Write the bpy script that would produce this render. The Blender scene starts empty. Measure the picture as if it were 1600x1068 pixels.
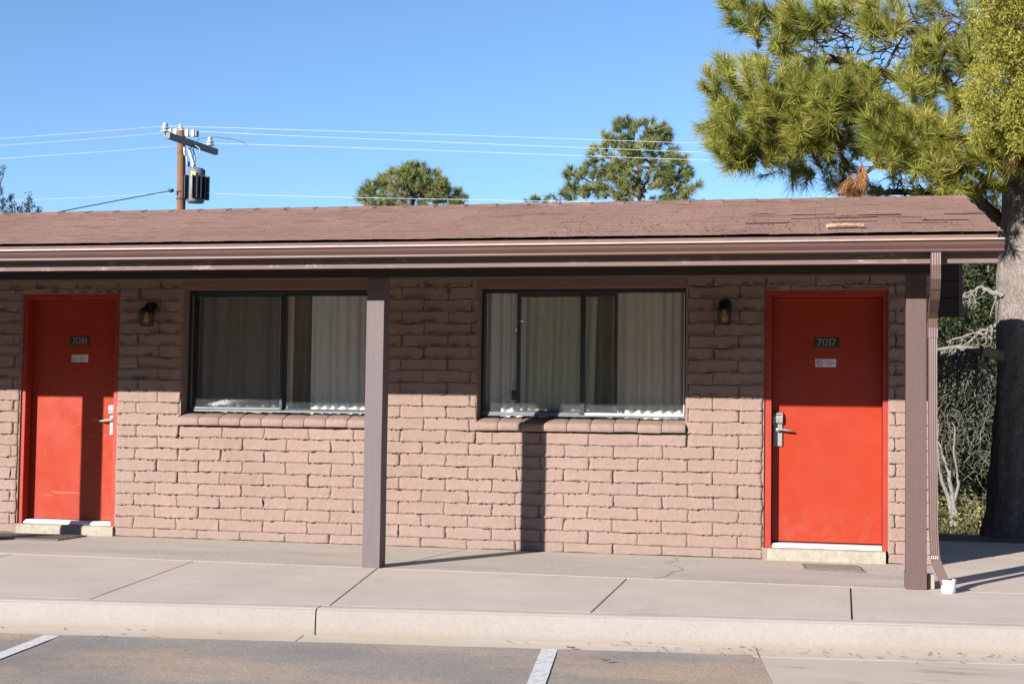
import bpy, math, random
import numpy as np
from mathutils import Vector, Matrix, noise

random.seed(7)
rng = np.random.default_rng(7)
scene = bpy.context.scene
COL = scene.collection

# ------------------------------------------------------------------ camera
F_PX = 2222.0
YAW, PITCH, ROLL = (math.radians(a) for a in (12.60, 2.70, 0.79))
CAM = Vector((0.0, -11.64, 1.176))
_fwd = Vector((-math.sin(YAW) * math.cos(PITCH), math.cos(YAW) * math.cos(PITCH), math.sin(PITCH)))
_r0 = Vector((math.cos(YAW), math.sin(YAW), 0))
_u0 = _r0.cross(_fwd)
RIGHT = math.cos(ROLL) * _r0 + math.sin(ROLL) * _u0
UP = math.cos(ROLL) * _u0 - math.sin(ROLL) * _r0
cam_d = bpy.data.cameras.new('camera')
cam_d.sensor_width = 36.0
cam_d.lens = F_PX / 1600 * 36.0
cam_d.clip_end = 3000
cam_d.clip_start = 0.05
cam_o = bpy.data.objects.new('camera', cam_d)
COL.objects.link(cam_o)
m = Matrix((RIGHT, UP, -_fwd)).transposed().to_4x4()
m.translation = CAM
cam_o.matrix_world = m
scene.camera = cam_o

# ------------------------------------------------------------------ light
SUN_TRAVEL = Vector((0.563, 1.0, -0.4156)).normalized()
world = bpy.data.worlds.new("World")
scene.world = world
world.use_nodes = True
wn = world.node_tree.nodes
bg = wn['Background']
sky = wn.new('ShaderNodeTexSky')
sky.sky_type = 'NISHITA'
sky.sun_disc = False
sky.sun_elevation = math.radians(19.9)
sky.sun_rotation = math.radians(209.4)
sky.altitude = 1500
sky.air_density = 1.0
sky.dust_density = 0.0
sky.ozone_density = 4.5
world.node_tree.links.new(sky.outputs[0], bg.inputs[0])
bg.inputs[1].default_value = 0.098
sun_d = bpy.data.lights.new('sun', 'SUN')
sun_d.energy = 5.0
sun_d.angle = math.radians(0.5)
sun_d.color = (1.0, 0.955, 0.90)
sun_o = bpy.data.objects.new('sun', sun_d)
COL.objects.link(sun_o)
sun_o.rotation_euler = SUN_TRAVEL.to_track_quat('-Z', 'Y').to_euler()
sun_o.location = (-10, -20, 12)
scene.view_settings.view_transform = 'Standard'
scene.view_settings.look = 'None'
scene.view_settings.gamma = 1
scene.view_settings.use_curve_mapping = False
scene.view_settings.exposure = 1.0
scene.render.engine = 'CYCLES'
scene.cycles.use_denoising = True
scene.cycles.max_bounces = 8
scene.cycles.transparent_max_bounces = 12
scene.cycles.caustics_reflective = False
scene.cycles.caustics_refractive = False


# ------------------------------------------------------------------ helpers
def ray(x, y):
    return _fwd + RIGHT * ((x - 800) / F_PX) - UP * ((y - 534) / F_PX)


def at(x, y, Y):
    d = ray(x, y)
    return CAM + d * ((Y - CAM.y) / d.y)


def link(name, mesh, parent=None, mats=(), loc=None):
    o = bpy.data.objects.new(name, mesh)
    for mm in mats:
        if mesh is not None and mm.name not in [a.name for a in mesh.materials if a]:
            mesh.materials.append(mm)
    COL.objects.link(o)
    if parent:
        o.parent = parent
    if loc is not None:
        o.location = loc
    return o


def empty(name, loc=(0, 0, 0)):
    o = bpy.data.objects.new(name, None)
    o.empty_display_size = 0.1
    COL.objects.link(o)
    o.location = loc
    return o


def tag(o, label=None, cat=None, group=None, kind=None):
    if label: o['label'] = label
    if cat: o['category'] = cat
    if group: o['group'] = group
    if kind: o['kind'] = kind
    return o


class MB:
    """collects vertices and faces"""
    def __init__(s):
        s.v = []; s.f = []; s.m = []; s.smooth = []

    def add(s, vs, fs, mi=0, smooth=False):
        b = len(s.v)
        s.v += [tuple(p) for p in vs]
        for f in fs:
            s.f.append([i + b for i in f]); s.m.append(mi); s.smooth.append(smooth)

    def box(s, x0, x1, y0, y1, z0, z1, mi=0):
        s.add([(x0, y0, z0), (x1, y0, z0), (x1, y1, z0), (x0, y1, z0), (x0, y0, z1), (x1, y0, z1), (x1, y1, z1), (x0, y1, z1)],
              [(0, 3, 2, 1), (4, 5, 6, 7), (0, 1, 5, 4), (1, 2, 6, 5), (2, 3, 7, 6), (3, 0, 4, 7)], mi)

    def obox(s, c, ax, ay, az, mi=0):
        c, ax, ay, az = Vector(c), Vector(ax), Vector(ay), Vector(az)
        vs = [c + i * ax + j * ay + k * az for k in (-1, 1) for i, j in ((-1, -1), (1, -1), (1, 1), (-1, 1))]
        s.add(vs, [(0, 3, 2, 1), (4, 5, 6, 7), (0, 1, 5, 4), (1, 2, 6, 5), (2, 3, 7, 6), (3, 0, 4, 7)], mi)

    def prism(s, prof, x0, x1, mi=0, smooth=False):
        """profile of (y, z) swept along X"""
        n = len(prof)
        vs = [(x0, y, z) for y, z in prof] + [(x1, y, z) for y, z in prof]
        fs = [(i, (i + 1) % n, n + (i + 1) % n, n + i) for i in range(n)]
        s.add(vs, fs, mi, smooth)
        s.add([(x0, y, z) for y, z in prof], [tuple(range(n))[::-1]], mi)
        s.add([(x1, y, z) for y, z in prof], [tuple(range(n))], mi)

    def tube(s, pts, rad, n=8, mi=0, caps=True, smooth=True):
        pts = [Vector(p) for p in pts]
        if not hasattr(rad, '__len__'): rad = [rad] * len(pts)
        rings = []
        ref = None
        for i, p in enumerate(pts):
            t = (pts[min(i + 1, len(pts) - 1)] - pts[max(i - 1, 0)])
            if t.length < 1e-9: t = Vector((0, 0, 1))
            t.normalize()
            if ref is None:
                ref = Vector((0, 0, 1)) if abs(t.z) < .9 else Vector((1, 0, 0))
            a = t.cross(ref).normalized(); b = t.cross(a).normalized(); ref = -b if False else b.cross(t).cross(t) * -1 if False else ref
            rings.append([p + (a * math.cos(2 * math.pi * k / n) + b * math.sin(2 * math.pi * k / n)) * rad[i] for k in range(n)])
        vs = [v for r in rings for v in r]
        fs = [(i * n + k, i * n + (k + 1) % n, (i + 1) * n + (k + 1) % n, (i + 1) * n + k) for i in range(len(pts) - 1) for k in range(n)]
        s.add(vs, fs, mi, smooth)
        if caps:
            s.add(rings[0], [tuple(range(n))], mi); s.add(rings[-1], [tuple(range(n))[::-1]], mi)

    def lathe(s, prof, c, axis='Z', n=20, mi=0, smooth=True):
        c = Vector(c)
        vs = []
        for r, h in prof:
            for k in range(n):
                a = 2 * math.pi * k / n
                if axis == 'Z': d = Vector((r * math.cos(a), r * math.sin(a), h))
                elif axis == 'Y': d = Vector((r * math.cos(a), h, r * math.sin(a)))
                else: d = Vector((h, r * math.cos(a), r * math.sin(a)))
                vs.append(c + d)
        fs = [(i * n + k, i * n + (k + 1) % n, (i + 1) * n + (k + 1) % n, (i + 1) * n + k) for i in range(len(prof) - 1) for k in range(n)]
        s.add(vs, fs, mi, smooth)

    def mesh(s, name):
        me = bpy.data.meshes.new(name)
        me.from_pydata(s.v, [], s.f)
        me.polygons.foreach_set('material_index', s.m)
        me.polygons.foreach_set('use_smooth', s.smooth)
        me.update()
        return me

    def build(s, name, mats, parent=None, bevel=0, fixn=True, loc=None):
        me = s.mesh(name)
        if not isinstance(mats, (list, tuple)): mats = [mats]
        for mm in mats: me.materials.append(mm)
        if fixn:
            import bmesh
            b = bmesh.new(); b.from_mesh(me); bmesh.ops.recalc_face_normals(b, faces=b.faces); b.to_mesh(me); b.free()
        o = link(name, me, parent, (), loc)
        if bevel:
            md = o.modifiers.new('bevel', 'BEVEL'); md.width = bevel; md.segments = 2; md.limit_method = 'ANGLE'
        return o


def np_mesh(name, verts, tris, mats, parent=None, cat_idx=None):
    me = bpy.data.meshes.new(name)
    nv, nt = len(verts), len(tris)
    k = tris.shape[1]
    me.vertices.add(nv); me.vertices.foreach_set('co', verts.astype(np.float32).ravel())
    me.loops.add(nt * k); me.loops.foreach_set('vertex_index', tris.astype(np.int32).ravel())
    me.polygons.add(nt)
    me.polygons.foreach_set('loop_start', np.arange(0, nt * k, k, dtype=np.int32))
    me.polygons.foreach_set('loop_total', np.full(nt, k, dtype=np.int32))
    if not isinstance(mats, (list, tuple)): mats = [mats]
    for mm in mats: me.materials.append(mm)
    if cat_idx is not None: me.polygons.foreach_set('material_index', cat_idx.astype(np.int32))
    me.update(calc_edges=True)
    return link(name, me, parent)


# ------------------------------------------------------------------ materials
class NT:
    def __init__(s, name):
        s.m = bpy.data.materials.new(name); s.m.use_nodes = True
        s.t = s.m.node_tree; s.n = s.t.nodes
        s.b = s.n['Principled BSDF']
        g = s.n.new('ShaderNodeNewGeometry'); s.pos = g.outputs['Position']
        s.out = s.n['Material Output']

    def lk(s, a, b): s.t.links.new(a, b)

    def map(s, scale=(1, 1, 1), src=None):
        mp = s.n.new('ShaderNodeMapping'); mp.inputs['Scale'].default_value = scale
        s.lk(src or s.pos, mp.inputs[0]); return mp.outputs[0]

    def noise(s, scale, detail=4, rough=.55, vec=None, dist=0):
        n = s.n.new('ShaderNodeTexNoise'); n.inputs['Scale'].default_value = scale
        n.inputs['Detail'].default_value = detail; n.inputs['Roughness'].default_value = rough
        n.inputs['Distortion'].default_value = dist
        s.lk(vec or s.pos, n.inputs['Vector']); return n.outputs['Fac']

    def ramp(s, fac, stops):
        r = s.n.new('ShaderNodeValToRGB'); e = r.color_ramp.elements
        while len(e) < len(stops): e.new(0.5)
        for i, (p, c) in enumerate(stops):
            e[i].position = p
            e[i].color = (c, c, c, 1) if not hasattr(c, '__len__') else (*c, 1)
        s.lk(fac, r.inputs[0]); return r.outputs[0]

    def mix(s, a, b, fac, mode='MIX'):
        x = s.n.new('ShaderNodeMix'); x.data_type = 'RGBA'; x.blend_type = mode
        for sock, v in ((x.inputs[6], a), (x.inputs[7], b), (x.inputs[0], fac)):
            if isinstance(v, (int, float)): sock.default_value = v
            elif isinstance(v, tuple): sock.default_value = (*v, 1)
            else: s.lk(v, sock)
        return x.outputs[2]

    def bump(s, h, strength=.3, dist=.01, prev=None):
        b = s.n.new('ShaderNodeBump'); b.inputs['Strength'].default_value = strength
        b.inputs['Distance'].default_value = dist
        s.lk(h, b.inputs['Height'])
        if prev is not None: s.lk(prev, b.inputs['Normal'])
        return b.outputs[0]

    def fin(s, color, rough=.8, normal=None, metal=0, spec=.5):
        for k, v in (('Base Color', color), ('Roughness', rough), ('Metallic', metal), ('Specular IOR Level', spec)):
            if isinstance(v, (int, float)): s.b.inputs[k].default_value = v
            elif isinstance(v, tuple): s.b.inputs[k].default_value = (*v, 1)
            else: s.lk(v, s.b.inputs[k])
        if normal is not None: s.lk(normal, s.b.inputs['Normal'])
        return s.m


def plain(name, c, rough=.6, metal=0, spec=.5, var=.12, scale=6, bump=0, bscale=80):
    t = NT(name)
    c2 = tuple(min(1, x * (1 + var)) for x in c); c1 = tuple(x * (1 - var) for x in c)
    col = t.ramp(t.noise(scale, 5), [(.3, c1), (.7, c2)])
    nrm = t.bump(t.noise(bscale, 3), bump, .004) if bump else None
    return t.fin(col, rough, nrm, metal, spec)


M = {}
# painted slump block
t = NT('painted_block')
big = t.noise(1.3, 4)
oi = t.n.new('ShaderNodeObjectInfo')
c = t.ramp(big, [(.3, (.292, .202, .165)), (.7, (.322, .228, .189))])
c = t.mix(c, t.ramp(oi.outputs['Random'], [(0, .965), (1, 1.025)]), 1.0, 'MULTIPLY')
# pinkish dust near the ground
sx = t.n.new('ShaderNodeSeparateXYZ'); t.lk(t.pos, sx.inputs[0])
mr = t.n.new('ShaderNodeMapRange'); mr.inputs[1].default_value = .17; mr.inputs[2].default_value = .05; t.lk(sx.outputs[2], mr.inputs[0])
c = t.mix(c, (.298, .214, .180), mr.outputs[0])
# chips and worn specks
ch = t.ramp(t.noise(23, 3, .6), [(.72, 0), (.76, 1)])
c = t.mix(c, (.32, .25, .21), t.mix((0, 0, 0), ch, .4))
h1 = t.noise(120, 4, .75); h2 = t.noise(30, 5, .65)
c = t.mix(c, t.ramp(t.noise(95, 4, .8), [(.28, .78), (.72, 1.16)]), 1.0, 'MULTIPLY')
c = t.mix(c, t.ramp(t.noise(14, 5, .7), [(.3, .93), (.7, 1.05)]), 1.0, 'MULTIPLY')
M['block'] = t.fin(c, .9, t.bump(h1, .9, .0055, t.bump(h2, .75, .011)), 0, .25)
t = NT('painted_mortar')
c = t.ramp(t.noise(30, 4), [(.3, (.225, .158, .130)), (.75, (.268, .188, .158))])
M['mortar'] = t.fin(c, .95, t.bump(t.noise(60, 4), .7, .008), 0, .2)


def wood(name, a, b, rough=.7, axis='x', wear=None, spec=.3):
    t = NT(name)
    sc = {'x': (1.5, 30, 30), 'z': (30, 30, 1.2)}[axis]
    g = t.noise(2.2, 6, .6, t.map(sc))
    c = t.ramp(g, [(.3, a), (.7, b)])
    if wear:
        w = t.ramp(t.noise(14, 5, .65, t.map((.35, 1, 1) if axis == 'x' else (1, 1, .35))), [(.60, 0), (.66, 1)])
        c = t.mix(c, wear, t.mix((0, 0, 0), w, .6))
    return t.fin(c, rough, t.bump(g, .2, .003), 0, spec)


M['post'] = wood('post_paint', (.092, .056, .050), (.108, .067, .060), .6, 'z')
M['post_grey'] = wood('faded_post_paint', (.112, .085, .086), (.132, .100, .102), .6, 'z')
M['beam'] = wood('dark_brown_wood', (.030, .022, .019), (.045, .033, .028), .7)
M['fascia'] = wood('fascia_wood', (.13, .088, .078), (.17, .12, .108), .75, 'x', (.32, .27, .25))
M['header'] = wood('header_board_paint', (.18, .10, .078), (.21, .12, .095), .7)
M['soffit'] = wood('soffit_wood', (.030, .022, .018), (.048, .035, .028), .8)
M['gutter'] = plain('gutter_paint', (.102, .053, .042), .42, 0, .5, .06, 3)
M['gutter_edge'] = plain('gutter_lip_highlight', (.34, .26, .23), .5, 0, .5, .15, 8)  # paler tone paints in the highlight along the lip
M['drip'] = plain('drip_edge_paint', (.27, .155, .125), .6, 0, .4, .12, 10)
M['spout'] = plain('downspout_paint', (.108, .062, .053), .45, 0, .5, .08, 5)

t = NT('red_door_paint')
c = t.ramp(t.noise(2.5, 5), [(.3, (.305, .034, .0150)), (.7, (.325, .038, .0170))])
sc = t.ramp(t.noise(6, 5, .6, t.map((1.2, 1, 9))), [(.73, 0), (.755, 1)])
c = t.mix(c, (.50, .12, .08), t.mix((0, 0, 0), sc, .4))
sp = t.ramp(t.noise(55, 2), [(.78, 0), (.80, 1)])
c = t.mix(c, (.5, .22, .15), t.mix((0, 0, 0), sp, .5))
szd = t.n.new('ShaderNodeSeparateXYZ'); t.lk(t.pos, szd.inputs[0])
md = t.n.new('ShaderNodeMapRange'); md.inputs[1].default_value = .5; md.inputs[2].default_value = .14; t.lk(szd.outputs[2], md.inputs[0])
dz = t.mix(md.outputs[0], t.ramp(t.noise(12, 5, .7), [(.45, 0), (.65, 1)]), 1.0, 'MULTIPLY')
c = t.mix(c, (.30, .10, .07), t.mix((0, 0, 0), dz, .35))
M['red'] = t.fin(c, t.ramp(t.noise(5, 4), [(.3, .24), (.7, .34)]), t.bump(t.noise(120, 2), .10, .002), 0, .28)
M['red_frame'] = plain('red_frame_paint', (.315, .034, .020), .40, 0, .28, .08, 6, .15, 60)

# concrete
t = NT('sidewalk_concrete')
c = t.ramp(t.noise(1.2, 6, .6), [(.3, (.51, .425, .355)), (.7, (.585, .495, .415))])
st = t.ramp(t.noise(3.0, 6, .65, t.map((.5, 1, 1))), [(.55, 0), (.75, 1)])
c = t.mix(c, (.44, .375, .32), t.mix((0, 0, 0), st, .5))
c = t.mix(c, t.ramp(t.noise(38, 4, .7), [(.3, .90), (.7, 1.08)]), 1.0, 'MULTIPLY')
sc2 = t.ramp(t.noise(5.5, 3, .5, t.map((.5, 2.5, 1))), [(.70, 0), (.76, 1)])
c = t.mix(c, (.62, .55, .48), t.mix((0, 0, 0), sc2, .35))
sp = t.ramp(t.noise(160, 2), [(.68, 0), (.75, 1)])
c = t.mix(c, (.33, .29, .26), t.mix((0, 0, 0), sp, .35))
dd = t.ramp(t.noise(20, 2), [(.745, 0), (.76, 1)])
c = t.mix(c, (.2, .17, .15), t.mix((0, 0, 0), dd, .5))
br = t.ramp(t.noise(1.6, 6, .7, t.map((1.6, .5, 1))), [(.52, 0), (.72, 1)])
c = t.mix(c, (.40, .335, .285), t.mix((0, 0, 0), br, .38))
M['walk'] = t.fin(c, .85, t.bump(t.noise(240, 3), .25, .002, t.bump(t.noise(2, 3), .2, .02)), 0, .3)
t = NT('porch_concrete')
c = t.ramp(t.noise(1.0, 6, .6, t.map((.6, 1.6, 1))), [(.3, (.41, .365, .315)), (.7, (.52, .46, .40))])
# exposed pitted aggregate along the seam at the left
pt = t.ramp(t.noise(34, 4, .75), [(.48, 0), (.58, 1)])
am = t.ramp(t.noise(1.5, 4, .6, t.map((.4, 1.4, 1))), [(.42, 0), (.55, 1)])
c = t.mix(c, (.30, .255, .20), t.mix((0, 0, 0), t.mix(pt, am, 1.0, 'MULTIPLY'), .7))
M['porch'] = t.fin(c, .8, t.bump(t.noise(60, 4), .35, .004), 0, .3)
t = NT('kerb_concrete')
c = t.ramp(t.noise(2.0, 6, .6), [(.3, (.28, .248, .222)), (.7, (.315, .28, .252))])
dr = t.ramp(t.noise(5, 4, .6, t.map((2.2, 1, .25))), [(.68, 0), (.72, 1)])
c = t.mix(c, (.27, .235, .205), t.mix((0, 0, 0), dr, .4))
c = t.mix(c, t.ramp(t.noise(45, 4, .7), [(.3, .92), (.7, 1.06)]), 1.0, 'MULTIPLY')
pc = t.ramp(t.noise(75, 2, .5), [(.70, 0), (.74, 1)])
c = t.mix(c, (.15, .13, .11), t.mix((0, 0, 0), pc, .65))
szk = t.n.new('ShaderNodeSeparateXYZ'); t.lk(t.pos, szk.inputs[0])
mk = t.n.new('ShaderNodeMapRange'); mk.inputs[1].default_value = -.11; mk.inputs[2].default_value = -.15; t.lk(szk.outputs[2], mk.inputs[0])
c = t.mix(c, (.27, .215, .165), t.mix((0, 0, 0), t.mix(mk.outputs[0], t.noise(9, 4), 1.0, 'MULTIPLY'), .9))
M['kerb'] = t.fin(c, .85, t.bump(t.noise(150, 3), .35, .003), 0, .3)
t = NT('gutter_pan_concrete')
c = t.ramp(t.noise(2.5, 6, .6, t.map((.5, 1, 1))), [(.3, (.44, .37, .29)), (.7, (.55, .46, .365))])
ds = t.ramp(t.noise(4, 6, .7, t.map((.35, 1.4, 1))), [(.60, 0), (.66, 1)])
c = t.mix(c, (.28, .21, .15), t.mix((0, 0, 0), ds, .6))
M['pan'] = t.fin(c, .9, t.bump(t.noise(120, 4), .3, .003), 0, .3)
t = NT('faded_asphalt')
c = t.ramp(t.noise(1.1, 6, .6), [(.3, (.235, .205, .175)), (.7, (.31, .27, .23))])
dirt = t.ramp(t.noise(.9, 7, .66, t.map((.7, 1.5, 1))), [(.46, 0), (.62, 1)])
c = t.mix(c, (.50, .34, .22), t.mix((0, 0, 0), dirt, .6))
sp = t.ramp(t.noise(110, 3, .7), [(.32, .62), (.68, 1.42)])
c = t.mix(c, sp, 1.0, 'MULTIPLY')
M['asphalt'] = t.fin(c, .9, t.bump(t.noise(260, 2), .5, .004), 0, .3)
t = NT('worn_white_paint')
w = t.ramp(t.noise(48, 5, .75), [(.50, 0), (.60, 1)])
c = t.mix((.68, .655, .62), (.30, .27, .25), t.mix((0, 0, 0), w, .75))
M['stripe'] = t.fin(c, .8, t.bump(t.noise(200, 3), .3, .003), 0, .3)
M['threshold_step'] = plain('weathered_step_concrete', (.30, .272, .215), .9, 0, .3, .17, 22, .6, 60)
t = NT('dry_soil')
c = t.ramp(t.noise(2, 6, .6), [(.3, (.16, .12, .085)), (.7, (.25, .20, .15))])
M['soil'] = t.fin(c, .95, t.bump(t.noise(30, 5), .6, .02), 0, .2)
M['dark_joint'] = plain('joint_dirt', (.10, .08, .065), .95)

# roofing
t = NT('asphalt_shingle')
oi = t.n.new('ShaderNodeObjectInfo')
c = t.ramp(t.noise(1.4, 5, .6), [(.3, (.212, .122, .092)), (.7, (.265, .156, .121))])
gr = t.ramp(t.noise(2.3, 6, .65, t.map((.7, 2.2, 2.2))), [(.56, 0), (.70, 1)])
c = t.mix(c, (.245, .19, .175), t.mix((0, 0, 0), gr, .7))
c = t.mix(c, t.ramp(oi.outputs['Random'], [(0, .96), (1, 1.03)]), 1.0, 'MULTIPLY')
dk = t.ramp(t.noise(7, 6, .7, t.map((.45, 2.6, 2.6))), [(.60, 0), (.66, 1)])
c = t.mix(c, (.09, .055, .045), t.mix((0, 0, 0), dk, .55))
sp = t.ramp(t.noise(90, 3, .7), [(.3, .70), (.7, 1.30)])
c = t.mix(c, sp, 1.0, 'MULTIPLY')
M['shingle'] = t.fin(c, .95, t.bump(t.noise(130, 2), .5, .004), 0, .2)
M['roof_felt'] = plain('roof_felt', (.05, .04, .038), .95)
M['bark_chip'] = plain('dry_bark', (.40, .25, .135), .8, 0, .3, .2, 30)

# metal, glass, fabric
M['alu_dark'] = plain('dark_window_aluminium', (.030, .036, .040), .35, .3, .5, .1, 6)
M['alu'] = plain('weathered_aluminium', (.13, .14, .155), .4, .3, .5, .12, 20)
M['alu_bright'] = plain('bright_aluminium', (.80, .80, .80), .35, .2, .5, .05, 20)
M['lock'] = plain('brushed_lock_metal', (.25, .247, .238), .45, .4, .5, .05, 30)
M['black'] = plain('black_paint', (.012, .012, .012), .4)
M['plate'] = plain('number_plate_black', (.018, .016, .013), .45)
M['ink'] = plain('number_ink', (.42, .40, .36), .6)
M['stick'] = plain('sticker_white', (.62, .60, .60), .5)
M['stick_red'] = plain('sticker_red_ink', (.45, .16, .15), .6)
M['stick_txt'] = plain('sticker_grey_ink', (.20, .18, .19), .6)
M['pvc'] = plain('white_plastic', (.74, .72, .68), .45, 0, .5, .04, 20)
M['mat'] = plain('rubber_mat', (.16, .125, .11), .9, 0, .3, .3, 60, .8, 90)
M['mat_metal'] = plain('metal_mat', (.10, .10, .10), .5, .5)
M['room'] = plain('dark_room_paint', (.16, .14, .12), .9)
M['carpet'] = plain('room_carpet', (.07, .05, .04), .95)


def curtain_mat(name, c):
    t = NT(name)
    col = t.ramp(t.noise(20, 4, .5, t.map((6, 1, .2))), [(.3, tuple(x * .85 for x in c)), (.7, c)])
    return t.fin(col, .9, t.bump(t.noise(300, 2), .15, .002), 0, .2)


M['gap_drape'] = curtain_mat('gap_fill_drape', (.30, .27, .19))
M['curtain'] = curtain_mat('beige_curtain', (.74, .70, .60))
M['curtain_white'] = curtain_mat('pale_curtain', (.84, .84, .82))
M['curtain_green'] = curtain_mat('greenish_curtain', (.74, .73, .60))


def glass_mat(name, tint, rough=0.0, refl=1.0, dust=.0):
    t = NT(name)
    t.n.remove(t.b)
    tr = t.n.new('ShaderNodeBsdfTransparent'); tr.inputs[0].default_value = (*tint, 1)
    gl = t.n.new('ShaderNodeBsdfGlossy'); gl.inputs['Roughness'].default_value = rough
    gl.inputs['Color'].default_value = (1, 1, 1, 1)
    lw = t.n.new('ShaderNodeLayerWeight'); lw.inputs[0].default_value = .5
    pw = t.n.new('ShaderNodeMath'); pw.operation = 'POWER'; pw.inputs[1].default_value = 5; t.lk(lw.outputs['Facing'], pw.inputs[0])
    mu = t.n.new('ShaderNodeMath'); mu.operation = 'MULTIPLY_ADD'; mu.inputs[1].default_value = .96; mu.inputs[2].default_value = .04 * refl
    t.lk(pw.outputs[0], mu.inputs[0])
    mx = t.n.new('ShaderNodeMixShader')
    t.lk(mu.outputs[0], mx.inputs[0]); t.lk(tr.outputs[0], mx.inputs[1]); t.lk(gl.outputs[0], mx.inputs[2])
    du = t.n.new('ShaderNodeBsdfDiffuse'); du.inputs[0].default_value = (.7, .7, .68, 1)
    m2 = t.n.new('ShaderNodeMixShader'); m2.inputs[0].default_value = dust
    t.lk(mx.outputs[0], m2.inputs[1]); t.lk(du.outputs[0], m2.inputs[2])
    t.lk(m2.outputs[0], t.out.inputs[0])
    return t.m


M['glass'] = glass_mat('window_glass', (.975, .985, .975), .0, 1.2, .022)
M['glass_lamp'] = glass_mat('lantern_glass', (.85, .85, .75), .05, 1.5)
t = NT('insect_screen')
t.n.remove(t.b)
tr = t.n.new('ShaderNodeBsdfTransparent'); df = t.n.new('ShaderNodeBsdfDiffuse'); df.inputs[0].default_value = (.05, .05, .055, 1)
mx = t.n.new('ShaderNodeMixShader'); mx.inputs[0].default_value = .27
t.lk(tr.outputs[0], mx.inputs[1]); t.lk(df.outputs[0], mx.inputs[2]); t.lk(mx.outputs[0], t.out.inputs[0])
M['screen'] = t.m
M['bulb'] = plain('amber_bulb', (.62, .40, .12), .3)


def leafy(name, stops, nscale=3.0, transl=.35, rough=.5, spec=.3):
    t = NT(name)
    rnd = t.n.new('ShaderNodeNewGeometry').outputs['Random Per Island']
    c1 = t.ramp(t.noise(nscale, 4, .6), [(.32, stops[0]), (.52, stops[1]), (.72, stops[2])])
    c1 = t.mix(c1, t.ramp(rnd, [(0, .65), (1, 1.35)]), 1.0, 'MULTIPLY')
    t.fin(c1, rough, None, 0, spec)
    tl = t.n.new('ShaderNodeBsdfTranslucent'); t.lk(c1, tl.inputs[0])
    mx = t.n.new('ShaderNodeMixShader'); mx.inputs[0].default_value = transl
    t.lk(t.b.outputs[0], mx.inputs[1]); t.lk(tl.outputs[0], mx.inputs[2]); t.lk(mx.outputs[0], t.out.inputs[0])
    return t.m


M['needle'] = leafy('pine_needles', [(.18, .22, .04), (.34, .34, .07), (.48, .42, .12)], 2.2)
M['needle_far'] = leafy('far_pine_needles', [(.14, .17, .06), (.25, .27, .09), (.38, .34, .13)], .9)
M['needle_dead'] = leafy('dead_pine_needles', [(.32, .16, .06), (.48, .25, .10), (.62, .38, .18)], 6)
M['juniper'] = leafy('juniper_scales', [(.20, .21, .03), (.33, .31, .055), (.44, .39, .09)], 4, .25)
M['brush'] = leafy('dull_juniper_leaves', [(.018, .026, .009), (.045, .058, .020), (.105, .112, .042)], 2.5, .25)
M['dark_leaf'] = leafy('dark_juniper_leaves', [(.012, .020, .020), (.022, .034, .030), (.036, .050, .036)], 3, .2)
M['grass'] = leafy('dry_grass', [(.12, .13, .045), (.22, .20, .09), (.36, .29, .16)], 3, .3)
t = NT('pine_bark')
v = t.n.new('ShaderNodeTexVoronoi'); v.feature = 'DISTANCE_TO_EDGE'; v.inputs['Scale'].default_value = 30
nz = t.noise(7, 5, .65)
mpv = t.map((1, 1, .32))
addn = t.n.new('ShaderNodeMix'); addn.data_type = 'VECTOR'; addn.inputs[0].default_value = .22
nv = t.n.new('ShaderNodeTexNoise'); nv.inputs['Scale'].default_value = 5; t.lk(t.pos, nv.inputs['Vector'])
t.lk(mpv, addn.inputs[4]); t.lk(nv.outputs['Color'], addn.inputs[5]); t.lk(addn.outputs[1], v.inputs['Vector'])
cr = t.ramp(v.outputs['Distance'], [(0, .45), (.14, 1)])
c = t.ramp(nz, [(.3, (.18, .15, .13)), (.7, (.275, .24, .215))])
c = t.mix((.10, .07, .055), c, cr)
M['bark'] = t.fin(c, .95, t.bump(cr, .5, .012, t.bump(t.noise(60, 5, .7), .8, .010)), 0, .15)
M['dead_wood'] = plain('dead_grey_wood', (.20, .182, .160), .9, 0, .2, .3, 25, .4, 90)
M['dark_bark'] = plain('dark_branch_bark', (.10, .075, .06), .9, 0, .2, .3, 20)
M['pole'] = wood('utility_pole_wood', (.13, .062, .035), (.24, .115, .06), .85, 'z')
M['arm'] = wood('weathered_crossarm', (.15, .155, .17), (.24, .245, .265), .9)
M['porcelain'] = plain('pale_porcelain', (.40, .41, .43), .35)
M['xf_grey'] = plain('transformer_grey', (.13, .14, .155), .5)
M['xf_black'] = plain('transformer_fin', (.014, .014, .022), .5)
M['wire'] = plain('aluminium_wire', (.55, .57, .60), .5, .0)
M['cable'] = plain('black_cable', (.06, .065, .08), .6)
M['yellow'] = plain('yellow_tag', (.75, .50, .05), .5)
M['scuff'] = plain('pale_scuff', (.42, .15, .11), .7)
M['leaf'] = plain('dry_brown_leaf', (.17, .10, .055), .8, 0, .2, .3, 60)
M['rubber'] = plain('dark_rubber', (.03, .03, .03), .8)

# ------------------------------------------------------------------ the ground
KS = .1295                       # the kerb line runs at a slight angle to the wall


def kerb_y(x): return -3.357 + KS * x


def ground_z(x, y):
    if y < kerb_y(x) + .35 and True:
        return -.20
    z = -.012
    if y > 3.25:
        z -= .42 * min(1, (y - 3.25) / 2.4) ** .8
    if y > 6: z -= .24 * min(1, (y - 6) / 4)
    return z


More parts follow.
